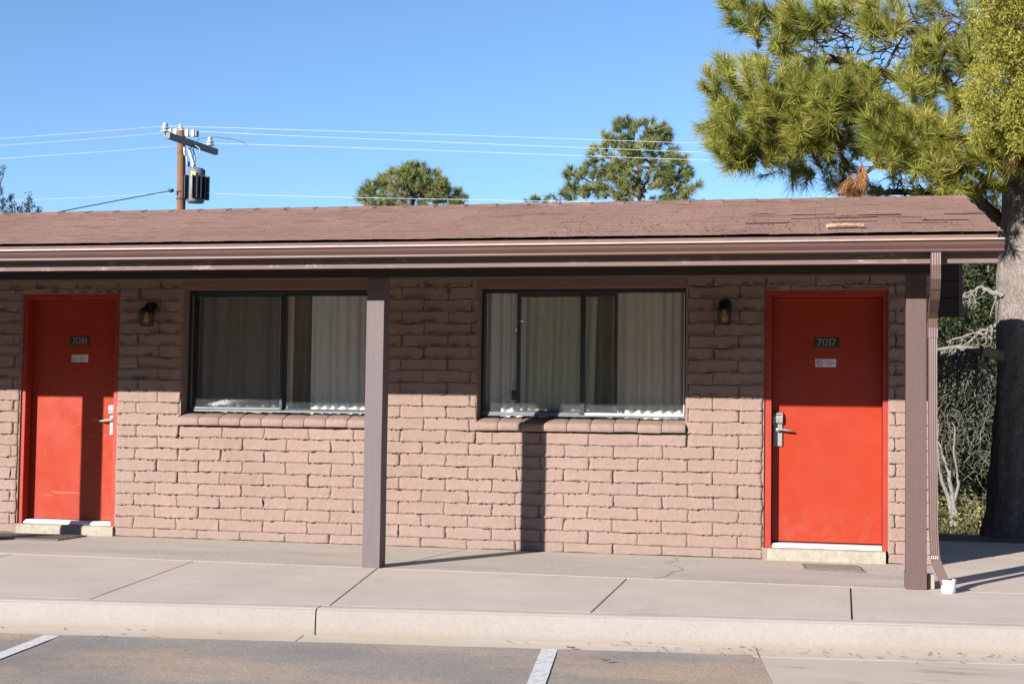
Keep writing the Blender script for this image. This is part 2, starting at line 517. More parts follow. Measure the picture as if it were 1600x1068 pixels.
gx = np.concatenate([[-900, -300, -100, -50, -25], np.arange(-14, 14.1, .5), [25, 50, 100, 300, 900]])
gy = np.concatenate([[-900, -300, -100, -50, -20, -8], np.arange(-5.4, 14.1, .2), [20, 30, 50, 90, 200, 900]])
V = [(x, y, ground_z(x, y)) for y in gy for x in gx]
nx_ = len(gx)
Fc = [(j * nx_ + i, j * nx_ + i + 1, (j + 1) * nx_ + i + 1, (j + 1) * nx_ + i) for j in range(len(gy) - 1) for i in range(nx_ - 1)]
b = MB(); b.add(V, Fc, 0, True)
tag(b.build('ground', M['soil'], fixn=False), kind='structure')

# asphalt lot (left of X=-0.33 line), gutter pan and concrete apron
kd = Vector((1, KS, 0)).normalized(); kn = Vector((KS, -1, 0)).normalized()   # along the kerb, out to the road


def kp(s, d, z):            # s: X of the foot on the kerb line, d: distance out from the kerb face
    return Vector((s, kerb_y(s), z)) + kn * d


EDGE = -0.40
b = MB()
b.add([kp(-60, .235, -.160), kp(EDGE, .235, -.160), kp(EDGE + .06, 45, -.160), kp(-60, 45, -.160)], [(0, 3, 2, 1)])
lot = tag(b.build('parking_lot', M['asphalt'], fixn=False), kind='structure')
b = MB()
b.box(0, 1, 0, 1, 0, 1)
pan_xs = [-60, -20, -11.9, -8.9, -5.85, -2.98, EDGE, 3.2, 6.2, 9.2, 40]
pan = tag(link('gutter_pan', None), kind='structure') if False else empty('gutter_pan'); tag(pan, kind='structure')
for a, c_ in zip(pan_xs[:-1], pan_xs[1:]):
    b = MB(); e = .004
    p = [kp(a + e, -.02, -.15), kp(c_ - e, -.02, -.15), kp(c_ - e, .262, -.158), kp(a + e, .262, -.158)]
    q = [Vector((v.x, v.y, -.22)) for v in p]
    b.add(p + q, [(0, 3, 2, 1), (0, 1, 5, 4), (1, 2, 6, 5), (2, 3, 7, 6), (3, 0, 4, 7)])
    o = b.build('pan_section', M['pan'], pan)
b = MB()
b.add([kp(EDGE + .0, .268, -.1585), kp(40, .268, -.1585), kp(40, 45, -.1585), kp(EDGE + .07, 45, -.1585)], [(0, 3, 2, 1)])
tag(b.build('concrete_apron', M['pan'], fixn=False), kind='structure')
# ragged asphalt lip over the pan
b = MB()
xs = np.arange(-12, EDGE, .04)
top = []; bot = []
for x in xs:
    d = .235 + .012 * noise.noise(Vector((x * 4, 1, 0))) + .006 * noise.noise(Vector((x * 25, 5, 0)))
    top.append(kp(x, d - .018, -.1565)); bot.append(kp(x, d + .2, -.1598))
n = len(xs)
b.add(top + bot, [(i, n + i, n + i + 1, i + 1) for i in range(n - 1)])
b.add([t_ for t_ in top] + [Vector((t_.x, t_.y, -.165)) for t_ in top], [(i, i + 1, n + i + 1, n + i) for i in range(n - 1)])
b.build('asphalt_lip', M['asphalt'], lot)

# painted bay lines, each its own sheet 4 mm above
for i, (xa, xb, d0) in enumerate(((-7.26, -7.17, .25), (-4.425, -4.333, .25), (-1.592, -1.503, .222), )):
    b = MB()
    segs = 40; L = 5.0
    for k in range(segs):
        q0, q1 = k / segs * L, (k + 1) / segs * L
        j = lambda s: .004 * noise.noise(Vector((s * 9, i * 7, 0)))
        vs = [kp(xa + j(q0), d0 + q0, -.1552), kp(xb + j(q0 + 9), d0 + q0, -.1552), kp(xb + j(q1 + 9), d0 + q1, -.1552), kp(xa + j(q1), d0 + q1, -.1552)]
        b.add(vs, [(0, 3, 2, 1)])
    o = b.build('bay_line', M['stripe'], lot, fixn=False)

# kerb sections with a rounded nose
kerb = empty('kerb'); tag(kerb, kind='structure')
ksec = [-60, -20, -11.92, -8.95, -5.87, -2.915, -.0, 3.0, 6.1, 12, 40]
ksec = [-60, -20, -11.92, -8.95, -5.87, -2.915, 3.4, 6.4, 12, 40]
for a, c_ in zip(ksec[:-1], ksec[1:]):
    b = MB(); e = .0042
    prof = [(-.10, -.24), (.014, -.24), (.011, -.10), (.003, -.022), (-.003, -.010), (-.012, -.003), (-.030, -.0005), (-.150, 0.0), (-.154, -.001), (-.154, -.24)]
    m_ = max(2, int((c_ - a) / .25) if c_ - a < 8 else 4)
    rows = []
    for k in range(m_ + 1):
        s = a + e + (c_ - a - 2 * e) * k / m_
        w = .003 * noise.noise(Vector((s * 1.7, 3, 0)))
        rows.append([kp(s, d + w, z + w * .6) for d, z in prof])
    n = len(prof)
    vs = [v_ for r_ in rows for v_ in r_]
    b.add(vs, [(k * n + i, k * n + (i + 1) % n, (k + 1) * n + (i + 1) % n, (k + 1) * n + i) for k in range(m_) for i in range(n)], 0, True)
    for q_ in range(m_):
        for i_ in (0, 7, 8, 9): b.smooth[q_ * n + i_] = False
        for i_ in (5, 6): b.m[q_ * n + i_] = 1  # paler top colour than the face, which is darkened against strong sun
    b.add(rows[0], [tuple(range(n))]); b.add(rows[-1], [tuple(range(n))[::-1]])
    b.build('kerb_section', [M['kerb'], M['walk']], kerb)

# sidewalk slabs
walk = empty('sidewalk'); tag(walk, kind='structure')
SEAM = -1.62
joints = [(-14.5, -14.9), (-11.6, -12.0), (-8.70, -9.05), (-5.80, -6.15), (-4.34, -4.672), (-2.886, -3.225), (-1.352, -1.383), (.132, .146), (1.66, 1.70), (3.2, 3.2), (4.7, 4.7), (7.7, 7.7), (10.7, 10.7)]
joints.remove((-5.80, -6.15)); joints.insert(3, (-5.86, -6.19))
b = MB()
b.box(-30, 12, -3.2, 9.0, -.20, -.03)
xs = [-14.4, 11]


def slab(pts, mat, parent, name, th=.1, nseg=10, crown=.0):
    """quad slab (4 corner points, counter-clockwise from above) with softened arrises"""
    b = MB()
    p = [Vector(q) for q in pts]
    cx = sum(p, Vector()) / 4
    inner = [q + (cx - q).normalized() * .0015 for q in p]
    lo = [Vector((q.x, q.y, q.z - .0015)) for q in p]
    bot = [Vector((q.x, q.y, q.z - th)) for q in p]
    b.add(inner + lo + bot, [(0, 1, 2, 3)] + [(i, 4 + i, 4 + (i + 1) % 4, (i + 1) % 4) for i in range(4)] + [(4 + i, 8 + i, 8 + (i + 1) % 4, 4 + (i + 1) % 4) for i in range(4)])
    return b.build(name, mat, parent)


def kback(x): return kerb_y(x) + .1555
for (a0, a1), (b0, b1) in zip(joints[:-1], joints[1:]):
    e = .006
    slab([(a0 + e, kback(a0) , .0), (b0 - e, kback(b0), 0), (b1 - e, SEAM - .003, 0), (a1 + e, SEAM - .003, 0)], M['walk'], walk, 'slab')
# porch slabs against the wall and the path past the gable
porch = empty('porch_floor'); tag(porch, kind='structure')
px = [(-14.9, -14.9), (-10.1, -10.1), (-6.6, -6.6), (-3.20, -2.93), (3.30, 3.30)]
pr = [(-14.9, -10.1), (-10.1, -3.20)]
slab([(-14.9, SEAM + .003, .001), (-3.205, SEAM + .003, .001), (-2.96, .03, .001), (-14.9, .03, .001)], M['porch'], porch, 'slab')
slab([(-3.195, SEAM + .003, .001), (.80, SEAM + .003, .001), (.80, .03, .001), (-2.95, .03, .001)], M['porch'], porch, 'slab')
slab([(.806, SEAM + .003, 0), (4.7, SEAM + .003, 0), (4.7, .9, 0), (.806, .9, 0)], M['walk'], porch, 'slab')
slab([(.806, .906, 0), (4.7, .906, 0), (4.7, 2.3, 0), (.806, 2.3, 0)], M['walk'], porch, 'slab')
# irregular hairline crack in the porch slab (filled, slightly proud)
b = MB()
cp = [at(x, y, 0) for x, y in ()]
pts = [(-1.22, -.05), (-1.16, -.35), (-1.24, -.52), (-1.10, -.80), (-1.05, -1.0), (-1.12, -1.12), (-1.13, -1.42), (-1.20, -1.60)]
for (x0, y0), (x1, y1) in zip(pts[:-1], pts[1:]):
    d = Vector((x1 - x0, y1 - y0, 0)).normalized(); nn = Vector((-d.y, d.x, 0)) * .006
    b.add([Vector((x0, y0, .0025)) - nn, Vector((x1, y1, .0025)) - nn, Vector((x1, y1, .0025)) + nn, Vector((x0, y0, .0025)) + nn], [(0, 1, 2, 3)])
b.build('crack_filler', M['kerb'], porch, fixn=False)

# ------------------------------------------------------------------ the motel
motel = empty('motel_building', (-3, 0, 0))
tag(motel, 'single storey motel wing of painted tan block with red doors and brown shingle roof', 'building')
OFF = Vector((-3, 0, 0))


def under(o, par_off=OFF):
    o.location = Vector(o.location) - par_off
    return o


class PB(MB):                       # builds in world coordinates, parented to the motel
    def part(s, name, mats, parent=None, bevel=0, fixn=True):
        o = s.build(name, mats, motel if parent is None else parent, bevel, fixn)
        if parent is None: o.location = -OFF
        return o


XL, XR = -12.0, .82
D18 = (-7.185, -6.205, .085, 2.165)
D17 = (-.525, .457, .095, 2.168)
WL_ = (-5.602, -3.835, 1.10, 2.30)
WR_ = (-2.905, -1.140, 1.10, 2.30)
SILL = .992
Z0 = .080; CH = .1012
WTOP = 2.52
# wall core: mortar plane pieces around the openings
wall = PB()
T0, T1 = .0210, .20


def wbox(x0, x1, z0, z1): wall.box(x0, x1, T0, T1, z0, z1)
opens = sorted([(D18[0], D18[1], 0, D18[3]), (WL_[0], WL_[1], .99, WL_[3]), (WR_[0], WR_[1], .99, WR_[3]), (D17[0], D17[1], 0, D17[3])])
x = XL
for (a, b_, z0, z1) in opens:
    wbox(x, a, -.05, WTOP)
    if z0 > 0: wbox(a, b_, -.05, z0)
    wbox(a, b_, z1, WTOP)
    x = b_
wbox(x, XR, -.05, WTOP)
wall_o = wall.part('wall', [M['mortar']])
# body behind: side and rear walls, ceiling
b = PB()
b.add([(XR - .002, .2, -.3), (XR - .002, 5.6, -.6), (XR - .002, 5.6, 1.62), (XR - .002, .46, 2.84), (XR - .002, .2, 2.80),
       (XR - .2, .2, -.3), (XR - .2, 5.6, -.6), (XR - .2, 5.6, 1.62), (XR - .2, .46, 2.84), (XR - .2, .2, 2.80)],
      [(0, 1, 2, 3, 4), (9, 8, 7, 6, 5), (0, 5, 6, 1), (1, 6, 7, 2), (2, 7, 8, 3), (3, 8, 9, 4), (4, 9, 5, 0)])
b.part('side_wall', [M['block']])
b = PB(); b.box(XL, XR - .2, 5.4, 5.6, -.6, 1.62); b.part('rear_wall', [M['block']])
b = PB(); b.box(XL, XL + .2, .2, 5.4, -.3, 1.62); b.part('side_wall', [M['block']])
b = PB(); b.box(XL + .2, XR - .2, .2, 3.2, 2.34, 2.37); b.part('room_ceiling', [M['room']])
b = PB(); b.box(XL + .2, XR - .2, .2, 3.2, .02, .05); b.part('room_floor', [M['carpet']])
for xx in (-7.9, -3.37):
    b = PB(); b.box(xx - .08, xx + .08, .2, 3.2, .05, 2.34); b.part('room_partition', [M['room']])
b = PB(); b.box(XL + .2, XR - .2, 3.2, 3.26, .05, 2.34); b.part('room_partition', [M['room']])
b = PB(); b.box(XR - .26, XR - .202, .2, 3.2, .05, 2.34); b.part('room_partition', [M['room']])


def N(x, y, z): return noise.noise(Vector((x, y, z)))


def joint_z(X, j):
    """height wobble of the bed joint j, shared by the bricks above and below it"""
    return .0075 * N(X * 3.9, j * 7.7, 1) + .0048 * N(X * 13, j * 3.1, 2) + .0020 * N(X * 37, j * 3.1, 6)


def joint_x(Z, xk):
    return .0105 * N(Z * 14, xk * 9.1, 3) + .0050 * N(Z * 45, xk * 5.3, 9)


def brick_mesh(x0, x1, z0, z1, seed):
    """slump block: sagging lower lip, ragged ends, painted nearly flush with its mortar"""
    w, h = x1 - x0, z1 - z0
    nx, nz = max(4, int(w / .016)), 8
    jb, jt_ = round((z0 - Z0) / CH), round((z1 - Z0) / CH)
    kb, kt = round(x0, 1), round(x1, 1)
    sunk = .0022 * N(seed * 1.9, 4, 4)
    vs = []
    endl = max(0, N(seed * 3.1, 0, 7) * 1.6)
    lopen = max(0, N(seed * 2.3, 8, 1))
    for j in range(nz + 1):
        for i in range(nx + 1):
            u, v_ = i / nx, j / nz
            X, Z = x0 + u * w, z0 + v_ * h
            ez = joint_z(X, jb) * (1 - v_) + joint_z(X, jt_) * v_
            ex = joint_x(Z, kb) * (1 - u) + joint_x(Z, kt) * u
            op = max(0, 1.3 * N(X * 5.5, jt_ * 3.3, 21) + 1.1 * N(X * 23, jt_ * 2.1, 27) - .22)
            opx = max(0, N((kb if u < .5 else kt) * 7.7, jb * 4.1, 23) * 1.3 + .8 * N(Z * 25, (kb if u < .5 else kt) * 3.7, 29) - .02)
            if j == 0: ez += .0030 * N(X * 60, seed, 2)
            if j == nz: ez -= .0080 * op
            if i == 0: ex += .0085 * opx
            if i == nx: ex -= .0030 * opx
            if i == 0: ex += .006 * lopen * (1 - v_ * .6)
            y = sunk - .0022 * N(X * 9, Z * 22, seed) - .0010 * N(X * 45, Z * 45, seed)
            n1 = N(X * 6, seed * 2.1, 4); n2 = N(X * 36, seed, 11); n3 = N(X * 15, seed, 13)
            lip = max(0, .02 + 1.3 * n1 + 1.0 * n3) + max(0, n2 - .08) * 2.6
            fall = math.exp(-v_ * 13.0)
            y -= .0205 * min(1.5, lip) * fall * (1.0 if z0 > .12 else .3)
            y -= .028 * endl * math.exp(-(1 - u) * w / .012) * (.2 + 1.2 * max(0, N(Z * 22, seed, 5) + .25))
            if j == nz: y += .0008 + .018 * op
            elif j == nz - 1: y += .004 * op
            if i in (0, nx): y += .0008 + .012 * opx
            if j == 0: y += .0008
            vs.append((X + ex, y, Z + ez))
    fs = [(j * (nx + 1) + i, j * (nx + 1) + i + 1, (j + 1) * (nx + 1) + i + 1, (j + 1) * (nx + 1) + i) for j in range(nz) for i in range(nx)]
    rim = [i for i in range(nx + 1)] + [j * (nx + 1) + nx for j in range(1, nz + 1)] + [nz * (nx + 1) + i for i in range(nx - 1, -1, -1)] + [j * (nx + 1) for j in range(nz - 1, 0, -1)]
    nb = len(vs)
    for r in rim: vs.append((vs[r][0], .028, vs[r][2]))
    n = len(rim)
    fs += [(rim[k], nb + k, nb + (k + 1) % n, rim[(k + 1) % n]) for k in range(n)]
    return vs, fs


bricks = []
k = -1
for k in range(-1, 25):
    za, zb = Z0 + k * CH, Z0 + (k + 1) * CH
    if k == -1: za = .004
    off = -3.571 if (k % 2 == 0) else -3.368
    i0 = int((-12.0 - off) / .408) - 1
    for i in range(i0, 14):
        xa, xb = off + i * .408, off + (i + 1) * .408
        jit = .012 * N(xa * 3.7, k * 2.3, 0); jit2 = .012 * N(xb * 3.7, k * 2.3, 0)
        xa, xb = xa + jit, xb + jit2
        if xb < -11.9: continue
        xa, xb = max(xa, -12.0), min(xb, XR)
        if xb - xa < .03: continue
        g = .0013
        segs = [(xa + g, xb - g, za + g, zb - g)]
        for (a, b_, z0, z1) in [(D18[0] - .0, D18[1], -.1, D18[3]), (D17[0], D17[1], -.1, D17[3]), (WL_[0], WL_[1], .985, WL_[3]), (WR_[0], WR_[1], .985, WR_[3])]:
            out = []
            for (p, q, r, s) in segs:
                if q <= a or p >= b_ or s <= z0 or r >= z1 - .005: out.append((p, q, r, s)); continue
                if r < z1 - .005 and s > z1 + .02 and r > z0:      # overlaps the head: keep what is above
                    out.append((max(p, a), min(q, b_), z1 + .004, s))
                elif s > z0 and r < z0 - .03:
                    out.append((max(p, a), min(q, b_), r, z0 - .004))
                if p < a - .03: out.append((p, a - .001, r, s))
                if q > b_ + .03: out.append((b_ + .001, q, r, s))
            segs = out
        for sgm in segs: bricks.append((sgm, k * 31.7 + i * 1.37 + 100))
# those that show: below Z 2.33 are parts, the rest joined
vis = [bk for bk in bricks if bk[0][3] < 2.36 and bk[0][1] > -7.75]
vis.sort(key=lambda bk: (bk[0][3] > 2.2, -bk[0][0]))
single = vis[:298]
ids = set(id(bk) for bk in single)
rest = [bk for bk in bricks if id(bk) not in ids]
for (sgm, sd) in single:
    vs, fs = brick_mesh(*sgm, sd)
    ox, oz = sgm[0], sgm[2]
    me = bpy.data.meshes.new('brick')
    me.from_pydata([(a - ox, y, c_ - oz) for a, y, c_ in vs], [], fs)
    me.materials.append(M['block'])
    me.polygons.foreach_set('use_smooth', [True] * len(fs))
    me.update()
    o = link('brick', me, wall_o); o.location = (ox, 0, oz)
b = MB()
for (sgm, sd) in rest:
    vs, fs = brick_mesh(*sgm, sd); b.add(vs, fs, 0, True)
o = b.build('brickwork', M['block'], wall_o, fixn=False); tag(o, kind='stuff')
# squeezed mortar blobs along the joints
b = MB()
for _ in range(2300):
    k = random.randint(1, 21); x = random.uniform(-8.2, XR - .03); z = Z0 + k * CH + joint_z(x, k) + random.gauss(0, .002)
    if any(a - .02 < x < b_ + .02 and z0 - .02 < z < z1 + .03 for a, b_, z0, z1 in [(D18[0], D18[1], -.1, D18[3]), (D17[0], D17[1], -.1, D17[3]), (WL_[0], WL_[1], .98, WL_[3]), (WR_[0], WR_[1], .98, WR_[3])]): continue
    rx, rz, ry = random.uniform(.004, .015), random.uniform(.003, .007), random.uniform(.008, .024)
    vs = []; fs = []
    for j in range(4):
        ph = math.pi * (j + .5) / 8 * 1.1
        for i in range(7):
            th = 2 * math.pi * i / 7
            vs.append((x + rx * math.sin(ph + .2) * math.cos(th) * random.uniform(.8, 1.2), .010 - ry * 1.6 * math.cos(ph), z + rz * math.sin(ph + .2) * math.sin(th)))
    fs = [(j * 7 + i, j * 7 + (i + 1) % 7, (j + 1) * 7 + (i + 1) % 7, (j + 1) * 7 + i) for j in range(3) for i in range(7)] + [tuple(range(7))]
    b.add(vs, fs, 0, True)
o = b.build('mortar_squeeze', M['block'], wall_o); tag(o, kind='stuff')


# reveals (inner faces of the openings) in block colour
def reveal(x0, x1, z0, z1, depth, parent=None, bottom=False):
    b = PB(); e = .012
    b.box(x0 - e, x0 + .002, .0, depth, z0, z1); b.box(x1 - .002, x1 + e, .0, depth, z0, z1)
    b.part('reveal', [M['block']], wall_o)


# ------------------------------------------------------------------ doors
def rr(b, x0, x1, z0, z1, y0, y1, mi=0): b.box(x0, x1, y0, y1, z0, z1, mi)


def text_into(b, body, size, cx, cz, y, mi, bold=0):
    cu = bpy.data.curves.new('t', 'FONT'); cu.body = body; cu.size = size; cu.align_x = 'CENTER'; cu.align_y = 'CENTER'
    cu.offset = bold; cu.resolution_u = 2; cu.space_line = 1.0
    ob = bpy.data.objects.new('t', cu); COL.objects.link(ob)
    bpy.context.view_layer.update()
    me = bpy.data.meshes.new_from_object(ob)
    b.add([(cx + v.co.x, y, cz + v.co.y) for v in me.vertices], [tuple(p.vertices) for p in me.polygons], mi)
    bpy.data.objects.remove(ob); bpy.data.meshes.remove(me); bpy.data.curves.remove(cu)


def stroke(b, p, q, w, y, mi):
    p, q = Vector((p[0], y, p[1])), Vector((q[0], y, q[1])); d = (q - p).normalized(); n = Vector((-d.z, 0, d.x)) * w / 2
    p = p - d * w / 2; q = q + d * w / 2
    b.add([p - n, q - n, q + n, p + n], [(0, 1, 2, 3)], mi)


def digits(b, s, cx, cz, h, w, gap, sw, y, mi):
    total = sum((w if ch != '1' else w * .35) for ch in s) + gap * (len(s) - 1)
    x = cx - total / 2
    for ch in s:
        ww = w if ch != '1' else w * .35
        l, r, t_, bo, md = x, x + ww, cz + h / 2, cz - h / 2, cz
        if ch == '7':
            stroke(b, (l, t_), (r, t_), sw, y, mi); stroke(b, (r, t_), (l + ww * .25, bo), sw, y, mi)
        elif ch == '1':
            stroke(b, (r, t_), (r, bo), sw, y, mi); stroke(b, (l, t_ - h * .12), (r, t_), sw, y, mi)
        else:
            c_ = ww * .25
            pts = [(l + c_, t_), (r - c_, t_), (r, t_ - c_), (r, bo + c_), (r - c_, bo), (l + c_, bo), (l, bo + c_), (l, t_ - c_)]
            for a, d in zip(pts, pts[1:] + pts[:1]): stroke(b, a, d, sw, y, mi)
            if ch == '8': stroke(b, (l, md), (r, md), sw, y, mi)
        x += ww + gap


def make_door(D, num, panel, handle_left, jamb_y, step_x, mat_label):
    x0, x1, z0, z1 = D
    px0, px1, pz1 = panel
    pz0 = .142 if not num == '7018' else .128
    Yp = .135
    b = PB(); b.box(px0, px1, Yp, Yp + .045, pz0, pz1)
    door = b.part('door', [M['red']], None, .002)
    if num == '7018':
        for (xa, za, xb, zb, w_) in ((-6.90, .372, -6.63, .362, .005), (-6.99, .338, -6.89, .336, .003), (-6.88, .360, -6.74, .352, .003), (-6.72, .95, -6.62, 1.0, .002), (-7.0, .70, -6.97, .74, .002)):
            b = PB(); stroke(b, (xa, za), (xb, zb), w_, Yp - .0006, 0)
            b.part('scuff_mark', [M['scuff']], door, 0, False)
    # frame: jambs with a stop, head
    b = PB()
    fy0, fy1 = .028, .20
    for (a, c_, s_) in ((x0 + .012, px0 - .003, 1), (px1 + .003, x1 - .004, -1)):
        b.box(a, c_, fy0, fy1, z0 - .0, z1 - .004)
    b.box(px0 - .003, px1 + .003, fy0, fy1, pz1 + .003, z1 - .004)
    b.part('door_frame', [M['red_frame']], door, .003)
    b = PB(); b.box(x0 - .01, x0 + .012, .012, .2, z0, z1); b.box(x1 - .004, x1 + .01, .012, .2, z0, z1); b.box(x0, x1, .012, .2, z1 - .004, z1 + .012)
    b.part('door_reveal', [M['mortar']], door)
    b = PB(); b.box(x0 - .004, step_x[0] - .001, -.004, .10, -.02, z0 + .0)
    b.part('base_block', [M['block']], door, .003)
    # threshold
    b = PB()
    b.prism([(.045, z0 + .002), (.045, z0 + .014), (.065, z0 + .034), (.115, z0 + .036), (.16, z0 + .036), (.16, z0 + .002)], px0 - .012 + (.0), px1 - .002)
    b.part('threshold', [M['alu_bright']], door, .002)
    # step
    b = PB(); n = 24
    sx0, sx1 = step_x
    ztop = z0 + .001
    vs = []
    prof = [(-.028, -.03), (-.030, .03), (-.028, ztop - .02), (-.018, ztop - .004), (-.004, ztop), (.12, ztop), (.12, -.03)]
    for i in range(n + 1):
        X = sx0 + (sx1 - sx0) * i / n
        for (y, z) in prof: vs.append((X, y + .006 * N(X * 9, y * 5, z * 20), z + .003 * N(X * 7, z * 30, 5) * (z > .05)))
    m_ = len(prof)
    b.add(vs, [(i * m_ + j, i * m_ + j + 1, (i + 1) * m_ + j + 1, (i + 1) * m_ + j) for i in range(n) for j in range(m_ - 1)], 0, True)
    b.add(vs[:m_], [tuple(range(m_))]); b.add(vs[-m_:], [tuple(range(m_))[::-1]])
    b.part('door_step', [M['threshold_step']], door)
    # lock set
    if handle_left: lx0, lx1, d, pv = px0 + .006, px0 + .084, 1, px0 + .046
    else: lx0, lx1, d, pv = px1 - .078, px1 - .010, -1, px1 - .044
    zb = .905 if handle_left else .892
    b = PB()
    b.box(lx0 + .003, lx1 - .003, Yp - .020, Yp, zb, zb + .195)
    b.prism([(Yp, zb + .178), (Yp - .022, zb + .178), (Yp - .042, zb + .190), (Yp - .046, zb + .235), (Yp - .036, zb + .268), (Yp - .018, zb + .276), (Yp, zb + .276)], lx0, lx1)
    b.part('door_lock', [M['lock']], door, .004)
    b = PB(); b.box(lx0 + .010, lx1 - .008, Yp - .0475, Yp - .030, zb + .250, zb + .257, 0)
    b.part('card_slot', [M['black']], door)
    b = PB()
    b.lathe([(.001, -.052), (.017, -.052), (.019, -.045), (.019, -.012)], (pv, Yp, zb + .135), 'Y', 16)
    b.tube([(pv, Yp - .048, zb + .137), (pv + d * .03, Yp - .052, zb + .138), (pv + d * .075, Yp - .052, zb + .130), (pv + d * .112, Yp - .050, zb + .126), (pv + d * .120, Yp - .035, zb + .125)], [.010, .010, .0095, .0085, .006], 10)
    b.part('door_handle', [M['lock']], door)
    # number plate and sticker
    cx = (-.0235 if num == '7017' else -6.666); cz = 1.7505 if num == '7017' else 1.7435
    b = PB()
    b.box(cx - .099, cx + .099, Yp - .004, Yp, cz - .040, cz + .040, 0)
    digits(b, num, cx - .0, cz, .052, .030, .0135, .0052, Yp - .0052, 1)
    b.part('number_plate', [M['plate'], M['ink']], door, 0, False)
    cx2 = (-.030 if num == '7017' else -6.661); cz2 = 1.583
    b = PB()
    b.box(cx2 - .082, cx2 + .082, Yp - .002, Yp, cz2 - .032, cz2 + .032, 0)
    yy = Yp - .0032
    for k in range(20):
        a0, a1 = 2 * math.pi * k / 20, 2 * math.pi * (k + 1) / 20
        stroke(b, (cx2 - .047 + .021 * math.cos(a0), cz2 + .021 * math.sin(a0)), (cx2 - .047 + .021 * math.cos(a1), cz2 + .021 * math.sin(a1)), .0042, yy, 1)
    stroke(b, (cx2 - .061, cz2 + .014), (cx2 - .033, cz2 - .014), .004, yy, 1)
    stroke(b, (cx2 - .060, cz2 - .001), (cx2 - .036, cz2 - .001), .004, yy - .0004, 2)
    for i, line in enumerate(('THIS IS A', 'NON-SMOKING', 'ROOM')):
        text_into(b, line, .0135, cx2 + .027, cz2 + .0155 - i * .0155, yy, 2, .0004)
    b.part('no_smoking_sticker', [M['stick'], M['stick_red'], M['stick_txt']], door, 0, False)
    return door


make_door(D18, '7018', (-7.130, -6.262, 2.112), False, 0, (-7.150, -6.205), '')
make_door(D17, '7017', (-.452, .412, 2.110), True, 0, (-.483, .437), '')


